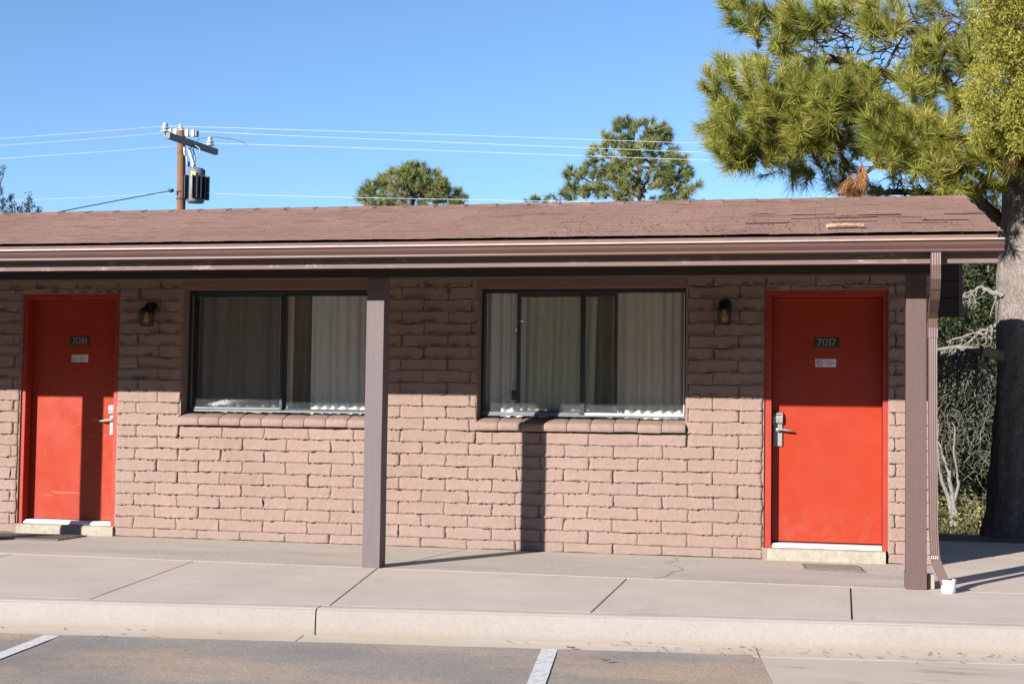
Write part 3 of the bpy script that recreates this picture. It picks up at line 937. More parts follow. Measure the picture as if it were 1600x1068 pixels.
# ------------------------------------------------------------------ windows
def make_window(W, style):
    x0, x1, _, ztop = W
    zb, zt = 1.118, 2.190
    YF = .135
    xm = (x0 + x1) / 2
    b = PB()
    # outer frame
    b.box(x0 + .008, x0 + .030, YF, YF + .075, zb, zt); b.box(x1 - .030, x1 - .008, YF, YF + .075, zb, zt)
    b.box(x0 + .030, x1 - .030, YF, YF + .075, zt - .028, zt)
    b.box(x0 + .030, x1 - .030, YF, YF + .075, zb, zb + .018)
    b.box(x0 + .030, x1 - .030, YF + .030, YF + .036, zb + .018, zb + .030)
    win = b.part('window', [M['alu_dark']], None, .0015)
    b = PB(); b.box(x0 + .010, x1 - .010, YF - .006, YF - .001, zb + .002, zb + .016)
    b.part('sill_track', [M['alu']], win)
    # header board and reveal faces
    b = PB(); b.box(x0 + .002, x1 - .002, -.004, .19, zt + .004, 2.50)
    b.part('header_board', [M['header']], win, .003)
    b = PB()
    b.box(x0 - .012, x0 + .006, .006, .2, .995, 2.3); b.part('window_reveal', [M['block']], win)
    b = PB(); b.box(x1 - .006, x1 + .012, .006, .2, .995, 2.3); b.part('window_reveal', [M['block']], win)
    zi0, zi1 = zb + .020, zt - .030
    ya, yb = YF + .016, YF + .052         # outer and inner track

    def sash(xa, xb, y, stile=.028, rail=.026, mat='alu_dark'):
        b = PB()
        b.box(xa, xa + stile, y - .010, y + .010, zi0, zi1); b.box(xb - stile, xb, y - .010, y + .010, zi0, zi1)
        b.box(xa + stile, xb - stile, y - .010, y + .010, zi1 - rail, zi1); b.box(xa + stile, xb - stile, y - .010, y + .010, zi0, zi0 + rail)
        s_ = b.part('sash', [M[mat]], win, .0015)
        b = PB(); b.box(xa + stile - .004, xb - stile + .004, y - .002, y + .002, zi0 + rail - .004, zi1 - rail + .004)
        b.part('pane', [M['glass']], win)
        return s_
    if style == 'L':
        sash(x0 + .028, xm + .018, ya)
        sash(xm - .012, x1 - .028, yb, .026, .014)
        b = PB(); yy = YF + .004
        b.box(x0 + .05, xm - .015, yy - .0005, yy, zi0 + .02, zi1 - .03)
        b.part('insect_screen', [M['screen']], win)
        b = PB()
        b.box(x0 + .032, xm + .0, yy - .002, yy + .003, zi0 + .004, zi0 + .020)
        b.box(x0 + .032, x0 + .050, yy - .002, yy + .003, zi0 + .020, zi1)
        b.part('screen_frame', [M['alu']], win)
    else:
        # fixed lights either side, sliding sash standing half open behind
        b = PB()
        b.box(xm - .022, xm + .020, ya - .014, ya + .008, zi0, zi1)
        b.part('mullion', [M['alu_dark']], win, .0015)
        b = PB(); b.box(x0 + .028, xm - .02, ya - .002, ya + .001, zi0, zi1); b.part('pane', [M['glass']], win)
        b = PB(); b.box(xm + .018, x1 - .028, ya - .002, ya + .001, zi0, zi1); b.part('pane', [M['glass']], win)
        sash(-2.600, -1.735, yb, .032, .030)
        b = PB(); b.box(-2.640, -2.598, yb - .016, yb + .004, 1.255, 1.335); b.part('latch', [M['black']], win, .003)
        b = PB(); b.box(xm + .022, x1 - .030, ya - .012, ya - .003, zi0 - .002, zi0 + .014); b.box(x1 - .036, x1 - .028, ya - .012, ya - .003, zi0 + .014, zi1)
        b.part('glazing_bead', [M['alu_bright']], win)
        b = PB(); b.box(x0 + .030, xm - .022, ya - .012, ya - .003, zi0 - .002, zi0 + .014)
        b.part('glazing_bead', [M['alu']], win)
    # sloping sill of nine half-round-nosed bricks
    n = 9
    for i in range(n):
        a, c_ = x0 + (x1 - x0) * i / n, x0 + (x1 - x0) * (i + 1) / n
        w = c_ - a
        b = PB(); m_ = 8
        jt = random.uniform(-.003, .003); jy = random.uniform(-.004, .004)
        prof = [(.13, 1.112), (.05, 1.092), (-.015, 1.072), (-.032, 1.066), (-.044, 1.054), (-.046, 1.040), (-.045, 1.006), (-.038, .998), (.02, .996), (.13, .996)]
        vs = []
        for q in range(m_ + 1):
            X = a + .003 + (w - .006) * q / m_
            edge = .005 if q in (0, m_) else 0
            for (y, z) in prof:
                f = N(X * 14, y * 20, z * 20 + i) * .003
                zz = z + jt + f
                yy2 = y + jy * (y < .05) + f
                if z > 1.03: zz -= edge
                if y < 0: yy2 += edge
                vs.append((X, yy2, zz))
        p = len(prof)
        b.add(vs, [(q * p + j, q * p + (j + 1) % p, (q + 1) * p + (j + 1) % p, (q + 1) * p + j) for q in range(m_) for j in range(p)], 0, True)
        b.add(vs[:p], [tuple(range(p))]); b.add(vs[-p:], [tuple(range(p))[::-1]])
        b.part('sill_brick', [M['block']], win)
    b = PB()
    b.box(x0 + .002, x1 - .002, -.030, .125, 1.0, 1.045)
    b.part('sill_bed', [M['mortar']], win)
    return win


make_window(WL_, 'L')
make_window(WR_, 'R')


def curtain(x0, x1, mat, label, y=.284, pleats=8, lean=0, amp=.017, seed=0, z0=1.02, z1=2.34):
    n = pleats * 12; m_ = 6
    vs = []
    for j in range(m_ + 1):
        v_ = j / m_; z = z0 + (z1 - z0) * v_
        for i in range(n + 1):
            u = i / n
            ph = u * pleats * 2 * math.pi + 3.2 * N(u * 4, seed, 0) + .3 * N(u * 3, z, seed)
            a = amp * (1 + 1.1 * N(u * 5, seed, 2)) * (1.15 - .3 * v_)
            yy = y + a * math.sin(ph) + .3 * a * math.sin(ph * 2 + 1)
            X = x0 + (x1 - x0) * u + .010 * math.cos(ph) + lean * (1 - v_) * u
            vs.append((X, yy, z))
    fs = [(j * (n + 1) + i, j * (n + 1) + i + 1, (j + 1) * (n + 1) + i + 1, (j + 1) * (n + 1) + i) for j in range(m_) for i in range(n)]
    b = MB(); b.add([(a - x0, b_ - y, c_ - z0) for a, b_, c_ in vs], fs, 0, True)
    o = b.build('curtain', mat, fixn=False, loc=(x0, y, z0))
    tag(o, label, 'curtain', 'pleated curtains behind the windows')


curtain(-5.58, -4.79, M['curtain'], 'dim grey curtain behind the screened left pane beside door 7018', seed=1, pleats=7)
curtain(-4.50, -3.80, M['curtain_white'], 'pale pleated curtain in the right half of the window by door 7018', seed=2, pleats=8)
curtain(-4.72, -4.665, M['curtain'], 'narrow strip of curtain beside the dark gap in the left window', seed=8, pleats=1, y=.27, amp=.012)
curtain(-2.90, -2.55, M['curtain_white'], 'whitish curtain at the left edge of the middle window', seed=3, pleats=4, y=.28)
curtain(-2.56, -1.93, M['curtain_green'], 'greenish pleated curtain behind the half open sash of the middle window', seed=4, pleats=8, lean=-.03)
curtain(-1.80, -1.12, M['curtain'], 'beige pleated curtain at the right end of the window beside door 7017', seed=5, pleats=8)

curtain(-4.80, -4.42, M['gap_drape'], 'olive drape added to lift the dark gap of the left window', seed=15, pleats=3, y=.40, amp=.02)  # both gap drapes are added, giving the black gaps a dim tone
curtain(-2.02, -1.66, M['gap_drape'], 'drape added to lift the dark gap of the middle window', seed=16, pleats=3, y=.40, amp=.02)

# ------------------------------------------------------------------ porch structure
def make_post(cx, w, mat, top, base=False):
    b = PB(); y0 = SEAM - .005
    n = 16
    vs = []
    for k in range(n + 1):
        z = .0 + top * k / n
        e = .0018 * N(cx, z * 2, 1)
        for (sx, sy) in ((-1, 0), (1, 0), (1, 1), (-1, 1)):
            vs.append((cx + sx * w / 2 + e, y0 + sy * .14, z))
    b.add(vs, [(k * 4 + i, k * 4 + (i + 1) % 4, (k + 1) * 4 + (i + 1) % 4, (k + 1) * 4 + i) for k in range(n) for i in range(4)])
    b.add(vs[:4], [(3, 2, 1, 0)]); b.add(vs[-4:], [(0, 1, 2, 3)])
    p = b.part('porch_post', [mat], None, .004)
    if base:
        b = PB(); b.box(cx - w / 2 - .005, cx + w / 2 + .003, y0 - .006, y0 + .145, .0, .118)
        b.part('post_base', [M['post']], p, .004)
    b = PB()
    return p


make_post(-7.47, .14, M['post'], 2.13)
make_post(-3.277, .136, M['post_grey'], 2.13)
make_post(.5765, .134, M['post'], 2.13, True)
make_post(-11.5, .14, M['post'], 2.13)
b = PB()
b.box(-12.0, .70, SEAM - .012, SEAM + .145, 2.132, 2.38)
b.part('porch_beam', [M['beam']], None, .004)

# roof planes
EY, EZ = -2.115, 2.352          # shingle lower edge
RY, RZ = .46, 2.962             # ridge
XE = 1.085
PIT = (RZ - EZ) / (RY - EY)
b = PB()
tk = .045
b.prism([(EY + .02, EZ - .012), (RY, RZ - .014), (6.0, RZ - .014 - .235 * (6.0 - RY)), (6.0, RZ - .08 - .235 * (6.0 - RY)), (RY, RZ - .08), (EY + .02, EZ - .06)], -12.3, XE - .03)
roof = b.part('roof', [M['roof_felt']])
rafters = PB()
x = -11.9
while x < .7:
    rafters.obox(Vector((x, (EY + .1 + .0) / 2, EZ - .02 + PIT * (.0 + (-EY) / 2) - .085)), (.02, 0, 0), Vector((0, 1, PIT)).normalized() * 1.03, Vector((0, -PIT, 1)).normalized() * .05)
    x += .61
rafters.part('rafter', [M['beam']], roof)
b = PB()
b.obox(Vector(((XE + .82) / 2 - .02, (EY + .3) / 2, EZ - .085 + PIT * (-EY / 2 + .05))), ((XE - .82) / 2, 0, 0), Vector((0, 1, PIT)).normalized() * 1.13, Vector((0, 0, 1)) * .006)
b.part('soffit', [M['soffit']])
# fascia board (its lower edge catches the sun below the gutter)
b = PB()
n = 60
X0, X1 = -12.2, 1.055
FB, FT = 2.155, 2.33
vs = []
for i in range(n + 1):
    X = X0 + (X1 - X0) * i / n
    s_ = .002 * N(X * .8, 2, 0)
    for (y, z) in ((-2.092, FB + s_), (-2.092, FT), (-2.055, FT), (-2.055, FB + s_)): vs.append((X, y, z))
b.add(vs, [(i * 4 + j, i * 4 + (j + 1) % 4, (i + 1) * 4 + (j + 1) % 4, (i + 1) * 4 + j) for i in range(n) for j in range(4)])
b.add(vs[:4], [(0, 1, 2, 3)]); b.add(vs[-4:], [(3, 2, 1, 0)])
b.part('fascia', [M['fascia']], None, .002)
# rake board on the gable end
b = PB()
for sgn, (ya, za, yb, zb) in enumerate(((EY + .05, EZ - .075, RY, RZ - .085), (RY, RZ - .085, 5.95, RZ - .085 - .235 * (5.95 - RY)))):
    b.add([(XE - .055, ya, za), (XE - .03, ya, za), (XE - .03, yb, zb), (XE - .055, yb, zb), (XE - .055, ya, za + .08), (XE - .03, ya, za + .08), (XE - .03, yb, zb + .08), (XE - .055, yb, zb + .08)],
          [(0, 3, 2, 1), (4, 5, 6, 7), (0, 1, 5, 4), (1, 2, 6, 5), (2, 3, 7, 6), (3, 0, 4, 7)])
b.part('rake_board', [M['beam']])
# boarded end panel under the gable overhang
pan_ = PB(); pan_.box(.80, 1.035, .60, .66, 1.99, 2.90)
gp = pan_.part('gable_panel', [M['soffit']])
for k in range(6):
    b = PB(); b.box(.80, 1.035, .582, .598, 2.0 + k * .145, 2.0 + k * .145 + .138); b.part('board', [M['soffit']], gp, .002)
b = PB(); b.box(1.036, 1.070, .575, .68, 1.985, 2.88); b.part('corner_trim', [M['post']], gp, .002)

# drip edge
b = PB()
n = 80
vs = []
for i in range(n + 1):
    X = -12.2 + (XE - .045 + 12.2) * i / n
    s_ = .003 * N(X * 1.2, 5, 0)
    for (y, z) in ((-2.205, 2.312 + s_), (-2.150, 2.330 + s_), (-2.09, 2.338 + s_), (-2.09, 2.330), (-2.148, 2.322), (-2.200, 2.300 + s_)): vs.append((X, y, z))
p = 6
b.add(vs, [(i * p + j, i * p + (j + 1) % p, (i + 1) * p + (j + 1) % p, (i + 1) * p + j) for i in range(n) for j in range(p)])
b.part('drip_edge', [M['drip']], roof)

# K-style gutter
b = PB()
GX0, GX1 = -12.2, 1.080
out = [(-2.094, 2.290), (-2.094, 2.222), (-2.186, 2.222), (-2.190, 2.226), (-2.190, 2.238), (-2.196, 2.243), (-2.212, 2.262), (-2.218, 2.284), (-2.226, 2.288), (-2.238, 2.290), (-2.238, 2.300), (-2.226, 2.302)]
inn = [(y + .003 if y < -2.1 else y - .003, z + .003) for y, z in out[::-1]]
prof = out + [(-2.222, 2.299), (-2.214, 2.284), (-2.208, 2.264), (-2.192, 2.246), (-2.184, 2.229), (-2.098, 2.226), (-2.098, 2.290)]
m_ = len(prof)
n = 60
vs = []
for i in range(n + 1):
    X = GX0 + (GX1 - GX0) * i / n
    s_ = .0012 * N(X * .9, 0, 3)
    vs += [(X, y, z + s_) for y, z in prof]
fs = [(i * m_ + j, i * m_ + (j + 1) % m_, (i + 1) * m_ + (j + 1) % m_, (i + 1) * m_ + j) for i in range(n) for j in range(m_)]
b.add(vs, fs, 0)
for i in range(n):                       # lip highlight, put in as a paler colour
    for j in (9, 10): b.m[i * m_ + j] = 1
endp = [(-2.094, 2.284), (-2.094, 2.220), (-2.188, 2.220), (-2.192, 2.236), (-2.214, 2.26), (-2.222, 2.282), (-2.238, 2.284), (-2.238, 2.297)]
b.prism(endp, GX1 - .002, GX1 + .001)
gut = b.part('gutter', [M['gutter'], M['gutter_edge']])
for xx in [-10.9, -7.6, -4.5, -1.45]:
    b = PB(); b.box(xx - .012, xx + .012, -2.236, -2.10, 2.290, 2.294); b.part('gutter_hanger', [M['gutter_edge']], gut)

# downspout: drops from the gutter, elbows back to the post, runs down and kicks out
def rect_tube(b, pts, w, d, mi=0, ribs=True):
    rings = []
    for i, p in enumerate(pts):
        p = Vector(p)
        t_ = (Vector(pts[min(i + 1, len(pts) - 1)]) - Vector(pts[max(i - 1, 0)])).normalized()
        side = Vector((1, 0, 0)); nrm = t_.cross(side).normalized()
        if nrm.y > 0: nrm = -nrm
        side = (side - t_ * side.dot(t_)).normalized()
        prof = []
        nr = 4
        for k in range(nr * 2 + 1):
            u = -1 + 2 * k / (nr * 2)
            dd = (1 if k % 2 == 0 else .93) if ribs else 1
            prof.append(p + side * (u * w / 2) + nrm * (d / 2 * dd))
        prof.append(p + side * w / 2 - nrm * d / 2); prof.append(p - side * w / 2 - nrm * d / 2)
        rings.append(prof)
    m_ = len(rings[0])
    b.add([v for r in rings for v in r], [(i * m_ + j, i * m_ + (j + 1) % m_, (i + 1) * m_ + (j + 1) % m_, (i + 1) * m_ + j) for i in range(len(rings) - 1) for j in range(m_)], mi)


sp_x = .672
b = PB()
rect_tube(b, [(.664, -2.150, 2.226), (.664, -2.150, 2.14), (.666, -2.135, 2.06), (.668, -2.08, 2.005)], .062, .052)
ds = b.part('downspout', [M['spout']])
b = PB()
rect_tube(b, [(.668, -2.09, 2.018), (.671, -2.0, 1.95), (.673, -1.83, 1.885), (.674, -1.745, 1.835), (.674, -1.725, 1.76)], .060, .050)
b.part('spout_elbow', [M['spout']], ds)
b = PB(); rect_tube(b, [(.674, -1.722, 1.80), (.674, -1.722, 1.69)], .066, .056); b.part('spout_sleeve', [M['spout']], ds)
b = PB(); rect_tube(b, [(.674, -1.722, 1.70), (.676, -1.722, 1.0), (.680, -1.722, .42), (.690, -1.722, .24), (.694, -1.722, .20)], .056, .050); b.part('spout_pipe', [M['spout']], ds)
b = PB(); rect_tube(b, [(.690, -1.722, .245), (.696, -1.722, .205), (.745, -1.735, .085), (.752, -1.737, .06)], .060, .054, ribs=False); b.part('spout_shoe', [M['spout']], ds)
for k in range(8):
    b = PB(); b.lathe([(.0001, -.004), (.003, -.004), (.004, 0)], (.668 + (k % 4) * .013, -1.752, .225 + (k // 4) * .012), 'Y', 8); b.part('rivet', [M['alu_bright']], ds)
b = PB(); b.box(.632, .642, -1.61, -1.50, 0.002, .105); b.box(.654, .698, -1.58, -1.50, .002, .10)
b.part('post_packer', [M['threshold_step']], None, .004)
# white drain hub
t_ = empty('drain_hub', (.775, -1.735, 0))
tag(t_, 'short white plastic drain socket under the brown downspout', 'pipe')
b = MB(); b.lathe([(.043, -.0), (.047, .0), (.047, .085), (.043, .086), (.041, .06), (.041, .0)], (0, 0, 0), 'Z', 28)
b.build('socket', M['pvc'], t_)
b = MB(); b.lathe([(.0475, .070), (.0500, .072), (.0500, .086), (.047, .088), (.0465, .084)], (0, 0, 0), 'Z', 28); b.build('rim', M['pvc'], t_)
for k in range(3):
    b = MB(); b.box(.030, .034, -.041, -.0385, .022 + k * .019, .026 + k * .019); b.build('moulded_mark', M['ink'], t_)

# shingles
srow = .143; sw = .3048
rl = math.hypot(RY - EY, RZ - EZ)
sn = int(rl / srow) + 1
sdir = Vector((0, RY - EY, RZ - EZ)).normalized(); snrm = Vector((0, -sdir.z, sdir.y))
items = []
for r in range(sn):
    L = min(srow * 1.22, rl - r * srow + .01)
    i0 = -12.3 + (r % 2) * sw / 2 + random.uniform(-.03, .03)
    x = i0
    while x < XE:
        xa, xb = x, min(x + sw, XE + random.uniform(-.012, .004))
        x += sw
        if xb - xa < .05: continue
        items.append((r, xa, xb, L))


def shingle_geo(r, xa, xb, L, seed):
    nx = 6
    s0 = r * srow + random.uniform(-.004, .004)
    vs = []
    curl = max(0, random.gauss(0, .0012)) + (.004 if r == 0 else 0)
    if xa > -.6 and r in (4, 5, 6, 7, 8, 9) and random.random() < .4: curl += random.uniform(.003, .010)
    for j, (u, h) in enumerate(((0, .0056 + curl), (.35, .0050 + curl * .25), (1, .003))):
        for i in range(nx + 1):
            X = xa + .0012 + (xb - xa - .0024) * i / nx
            hh = h + .0030 * N(X * 7, r * 1.7, seed) * (1 - u) + ((.003) * max(0, N(X * 1.1, r * .9, 2)) * (1 - u))
            sag = .0055 * N(X * .9, 0, 17) + .003 * N(X * 3.0, r, 17)
            p = Vector((X, EY, EZ)) + sdir * (s0 + u * L + (.004 * N(X * 20, r, 5) if j == 0 else 0)) + snrm * (hh + sag)
            vs.append(p)
    top = len(vs)
    for i in range(nx + 1):
        vs.append(vs[i] - snrm * .0035 + sdir * .0)
    fs = [(j * (nx + 1) + i, j * (nx + 1) + i + 1, (j + 1) * (nx + 1) + i + 1, (j + 1) * (nx + 1) + i) for j in range(2) for i in range(nx)]
    fs += [(top + i, top + i + 1, i + 1, i) for i in range(nx)]
    fs += [(top + i, top + nx + 1 - 0 - 1 if False else top + i + 1, nx + 1 + i + 1, nx + 1 + i)[::-1] for i in range(nx)]
    fs += [(0, nx + 1, top), (nx, top + nx, nx + 1 + nx)]
    return vs, fs


items.sort(key=lambda q: (q[0], -q[1]))
cnt = 0
bulk = MB()
for q in items:
    vs, fs = shingle_geo(*q, q[0] * 3.3)
    if cnt < 290 and q[2] > -6.6:
        cnt += 1
        o_ = vs[0].copy()
        me = bpy.data.meshes.new('shingle'); me.from_pydata([v - o_ for v in vs], [], fs); me.materials.append(M['shingle']); me.update()
        o = link('shingle', me, roof); o.location = o_
    else: bulk.add(vs, fs)
o = bulk.build('shingle_field', M['shingle'], roof, fixn=False); tag(o, kind='stuff')
# ridge caps and back slope covering
x = XE - .003; 
while x > -12.2:
    b = PB(); xb = x - .30
    h = .011 + random.uniform(0, .002)
    b.add([(x, RY - .13, RZ - .13 * PIT + h), (x, RY, RZ + h + .004), (x, RY + .13, RZ - .13 * .235 + h), (xb, RY - .13, RZ - .13 * PIT + h - .005), (xb, RY, RZ + h - .001), (xb, RY + .13, RZ - .13 * .235 + h - .005),
           (x, RY - .13, RZ - .13 * PIT + h - .008), (x, RY + .13, RZ - .13 * .235 + h - .008)], [(0, 3, 4, 1), (1, 4, 5, 2), (0, 1, 2, 7, 6), (0, 6, 3)])
    b.part('ridge_cap', [M['shingle']], roof, 0, False)
    x = xb + .02
b = PB(); b.add([(-12.3, RY, RZ + .002), (XE, RY, RZ + .002), (XE, 6.05, RZ - .235 * (6.05 - RY)), (-12.3, 6.05, RZ - .235 * (6.05 - RY))], [(0, 1, 2, 3)])
b.part('rear_slope', [M['shingle']], roof, 0, False)


# bark chip on the roof, needles and droppings
def on_roof(x, y): return Vector((x, y, EZ + PIT * (y - EY)))
c0 = on_roof(.10, -1.86)
b = MB(); n = 14
vs = []
for i in range(n + 1):
    u = i / n * 2 - 1
    wv = .028 * (1 - abs(u) ** 2.2) + .006
    X = u * .125
    z = .022 + .012 * (1 - u * u) + .004 * N(u * 5, 0, 0)
    vs += [(X, -wv + .01 * N(u * 4, 1, 0), z), (X, wv * .6, z + .016), (X, wv * .6, z + .006), (X, -wv, z - .008)]
b.add(vs, [(i * 4 + j, i * 4 + (j + 1) % 4, (i + 1) * 4 + (j + 1) % 4, (i + 1) * 4 + j) for i in range(n) for j in range(4)])
o = b.build('bark_piece', M['bark_chip'], loc=c0); tag(o, 'curled tan piece of bark lying on the brown shingle roof', 'bark')
b = MB()
for _ in range(170):
    x = min(XE - .05, random.uniform(-2.0, 1.0)); y = EY + .06 + abs(random.gauss(0, .45))
    if y > 0: continue
    p = on_roof(x, y) + snrm * .020; r_ = random.uniform(.004, .010)
    vs = [p + Vector((math.cos(a) * r_ * random.uniform(.7, 1.5), math.sin(a) * r_, 0)) for a in (0, 1.25, 2.5, 3.77, 5.0)] + [p + Vector((0, 0, r_ * 1.2))]
    b.add(vs, [(i, (i + 1) % 5, 5) for i in range(5)])
tag(b.build('roof_litter', M['dark_bark'], fixn=False), 'dark cone scales and twigs scattered on the right end of the roof', 'litter', kind='stuff')

# ------------------------------------------------------------------ wall lanterns
def make_lantern(x, z, label, yaw):
    t_ = empty('wall_lantern', (x, 0, z))
    tag(t_, label, 'wall lamp', 'black carriage lanterns beside the doors')
    y = -.115
    b = MB(); b.lathe([(.0001, -.028), (.030, -.026), (.052, -.018), (.058, -.006), (.058, .012)], (0, 0, .045), 'Y', 24)
    b.build('backplate', M['black'], t_)
    b = MB(); b.tube([(0, -.02, .055), (0, -.05, .085), (0, -.085, .090), (0, y, .070)], .010, 8); b.build('arm', M['black'], t_)
    rot = Matrix.Rotation(yaw, 4, 'Z')
    def put(o): o.matrix_basis = Matrix.Translation((0, y, 0)) @ rot; return o
    b = MB(); b.lathe([(.0001, .078), (.012, .074), (.016, .060), (.038, .048), (.056, .022), (.060, .010), (.0605, .006), (.02, .004)], (0, 0, 0), 'Z', 20)
    put(b.build('cap', M['black'], t_))
    b = MB(); w0, w1 = .044, .050
    for sx, sy in ((-1, -1), (1, -1), (1, 1), (-1, 1)):
        b.tube([(sx * w1, sy * w1, .008), (sx * w0, sy * w0, -.112)], .0048, 6)
    for zz, w in ((.003, w1), (-.112, w0)):
        b.box(-w, w, -w - .004, -w + .003, zz - .004, zz + .004); b.box(-w, w, w - .003, w + .004, zz - .004, zz + .004)
        b.box(-w - .004, -w + .003, -w, w, zz - .004, zz + .004); b.box(w - .003, w + .004, -w, w, zz - .004, zz + .004)
    b.box(-w0 * .95, w0 * .95, -w0 * .95, w0 * .95, -.116, -.111)
    put(b.build('cage', M['black'], t_))
    for sx, sy in ((0, -1), (1, 0), (0, 1), (-1, 0)):
        b = MB()
        if sx == 0: b.add([(-w1, sy * w1, .004), (w1, sy * w1, .004), (w0, sy * w0, -.110), (-w0, sy * w0, -.110)], [(0, 1, 2, 3)])
        else: b.add([(sx * w1, -w1, .004), (sx * w1, w1, .004), (sx * w0, w0, -.110), (sx * w0, -w0, -.110)], [(0, 1, 2, 3)])
        put(b.build('glass', M['glass_lamp'], t_, fixn=False))
    b = MB(); b.lathe([(.0001, -.100), (.018, -.095), (.027, -.075), (.028, -.055), (.020, -.030), (.014, -.018), (.014, .0)], (0, 0, 0), 'Z', 18)
    put(b.build('bulb', M['bulb'], t_))


make_lantern(-.828, 1.990, 'black carriage lantern with amber bulb left of door 7017', .12)
make_lantern(-5.885, 1.978, 'black carriage lantern on the wall between door 7018 and the left window', .25)

# ------------------------------------------------------------------ mats
def make_mat(pts, label, framed):
    c_ = sum((Vector(p) for p in pts), Vector()) / 4
    t_ = empty('door_mat', c_); tag(t_, label, 'mat')
    b = MB(); q = [Vector(p) - c_ for p in pts]
    b.add([v + Vector((0, 0, .004)) for v in q] + [v + Vector((0, 0, .012)) for v in q], [(0, 3, 2, 1), (4, 5, 6, 7), (0, 1, 5, 4), (1, 2, 6, 5), (2, 3, 7, 6), (3, 0, 4, 7)])
    b.build('base', M['mat'] if not framed else M['mat_metal'], t_)
    e = q[1] - q[0]; f = q[3] - q[0]
    for k in range(9):
        v0 = q[0] + f * ((k + .5) / 9.5) + e * .04
        b = MB(); w = f * .035
        b.add([v0 - w + Vector((0, 0, .012)), v0 + e * .92 - w + Vector((0, 0, .012)), v0 + e * .92 + w + Vector((0, 0, .012)), v0 + w + Vector((0, 0, .012)), v0 + e * .92 + Vector((0, 0, .017)), v0 + Vector((0, 0, .017))],
              [(0, 1, 4, 5), (2, 3, 5, 4), (0, 5, 3), (1, 2, 4)])
        b.build('rib', M['mat'] if not framed else M['mat_metal'], t_)
    return t_


make_mat([(-.175, -.64, 0), (.262, -.70, 0), (.222, -.30, 0), (-.204, -.30, 0)], 'small grey ribbed rubber mat on the porch in front of door 7017', False)
make_mat([(-7.30, -.62, 0), (-6.43, -.56, 0), (-6.40, -.12, 0), (-7.25, -.16, 0)], 'dark mat half in shadow before the step of door 7018', True)

# ------------------------------------------------------------------ small litter on the gutter pan
b = MB()
for _ in range(130):
    s_ = random.uniform(-1.2, 2.4) if random.random() < .75 else random.uniform(-5, 2.4)
    d = abs(random.gauss(.10, .12)) + .02
    if s_ < EDGE and d > .5: continue
    p = kp(s_, d, -.146); a = random.uniform(0, 3.14); L = random.uniform(.012, .045); w = random.uniform(.0015, .003)
    dx = Vector((math.cos(a), math.sin(a), 0)) * L / 2; dy = Vector((-math.sin(a), math.cos(a), 0)) * w
    b.add([p - dx - dy, p + dx - dy, p + dx + dy, p - dx + dy, p + Vector((0, 0, .004))], [(0, 1, 4), (1, 2, 4), (2, 3, 4), (3, 0, 4)])
tag(b.build('needle_litter', M['leaf'], fixn=False), 'dry pine needles strewn along the foot of the kerb', 'litter', kind='stuff')
leaf_spots = [(892, 1013, 'curled brown leaf on the asphalt edge right of the bay line'), (918, 1002, 'small brown leaf against the kerb foot right of the bay line'), (978, 1005, 'flat brown leaf at the kerb foot in mid frame'), (1014, 1006, 'folded brown leaf at the kerb foot before the asphalt ends'), (947, 1033, 'dark crumpled leaf lying on the asphalt beside the white line')]
for (x, y, lab) in leaf_spots:
    d = ray(x, y); p = CAM + d * ((-.150 - CAM.z) / d.z)
    b = MB(); a = random.uniform(-.4, .4); L = .026; W = .013
    vs = []
    for i in range(7):
        u = i / 6 * 2 - 1; w = W * (1 - u * u) + .001; z = .003 + .006 * u * u + .003 * random.random()
        for s_ in (-1, 0, 1):
            vs.append((math.cos(a) * u * L - math.sin(a) * s_ * w, math.sin(a) * u * L + math.cos(a) * s_ * w, z + .006 * abs(s_)))
    b.add(vs, [(i * 3 + j, i * 3 + j + 1, i * 3 + j + 4, i * 3 + j + 3) for i in range(6) for j in range(2)])
    o = b.build('fallen_leaf', M['leaf'], fixn=False, loc=p); tag(o, lab, 'leaf', 'fallen leaves near the kerb')

# ------------------------------------------------------------------ utility pole
PY = 20.0
pole_top = at(283.5, 204, PY); 
px_ = at(283, 320, PY)
po = empty('utility_pole', (pole_top.x, PY, -.4))
tag(po, 'brown wooden utility pole with grey crossarm and black finned transformer', 'pole')
O = Vector((pole_top.x, PY, -.4))


def pp(b, name, mat, bevel=0):
    b.v = [tuple(Vector(v) - O) for v in b.v]
    return b.build(name, mat, po, bevel)


b = MB(); b.tube([(px_.x - .12, PY, -.4), (px_.x - .03, PY, 3), (px_.x, PY, 6), tuple(pole_top)], [.13, .12, .105, .095], 16); pp(b, 'pole_shaft', M['pole'])
A0, A1 = at(255, 212, PY - .9), at(331, 238, PY + 1.25)
A0.y = PY - .9; A1.y = PY + 1.25
d = (A1 - A0); dn = d.normalized(); side = dn.cross(Vector((0, 0, 1))).normalized(); upv = side.cross(dn)
off_ = side * -.13 if side.y > 0 else side * .13
b = MB(); b.obox((A0 + A1) / 2 + off_, dn * d.length / 2, side * .055, upv * .075); pp(b, 'crossarm', M['arm'], .01)
# second short arm with clamps
B0, B1 = at(262, 206, PY + .2), at(309, 209, PY - .1)
b = MB(); b.obox((B0 + B1) / 2, (B1 - B0) / 2, (0, .06, 0), (0, 0, .075)); pp(b, 'cutout_arm', M['arm'], .01)
for k in range(5):
    c_ = B0 + (B1 - B0) * (k + .6) / 5.2
    b = MB(); b.obox(c_ + Vector((0, -.07, -.01)), (.035, 0, .004), (0, .03, 0), (0, 0, .085)); pp(b, 'clamp', M['porcelain'], .005)
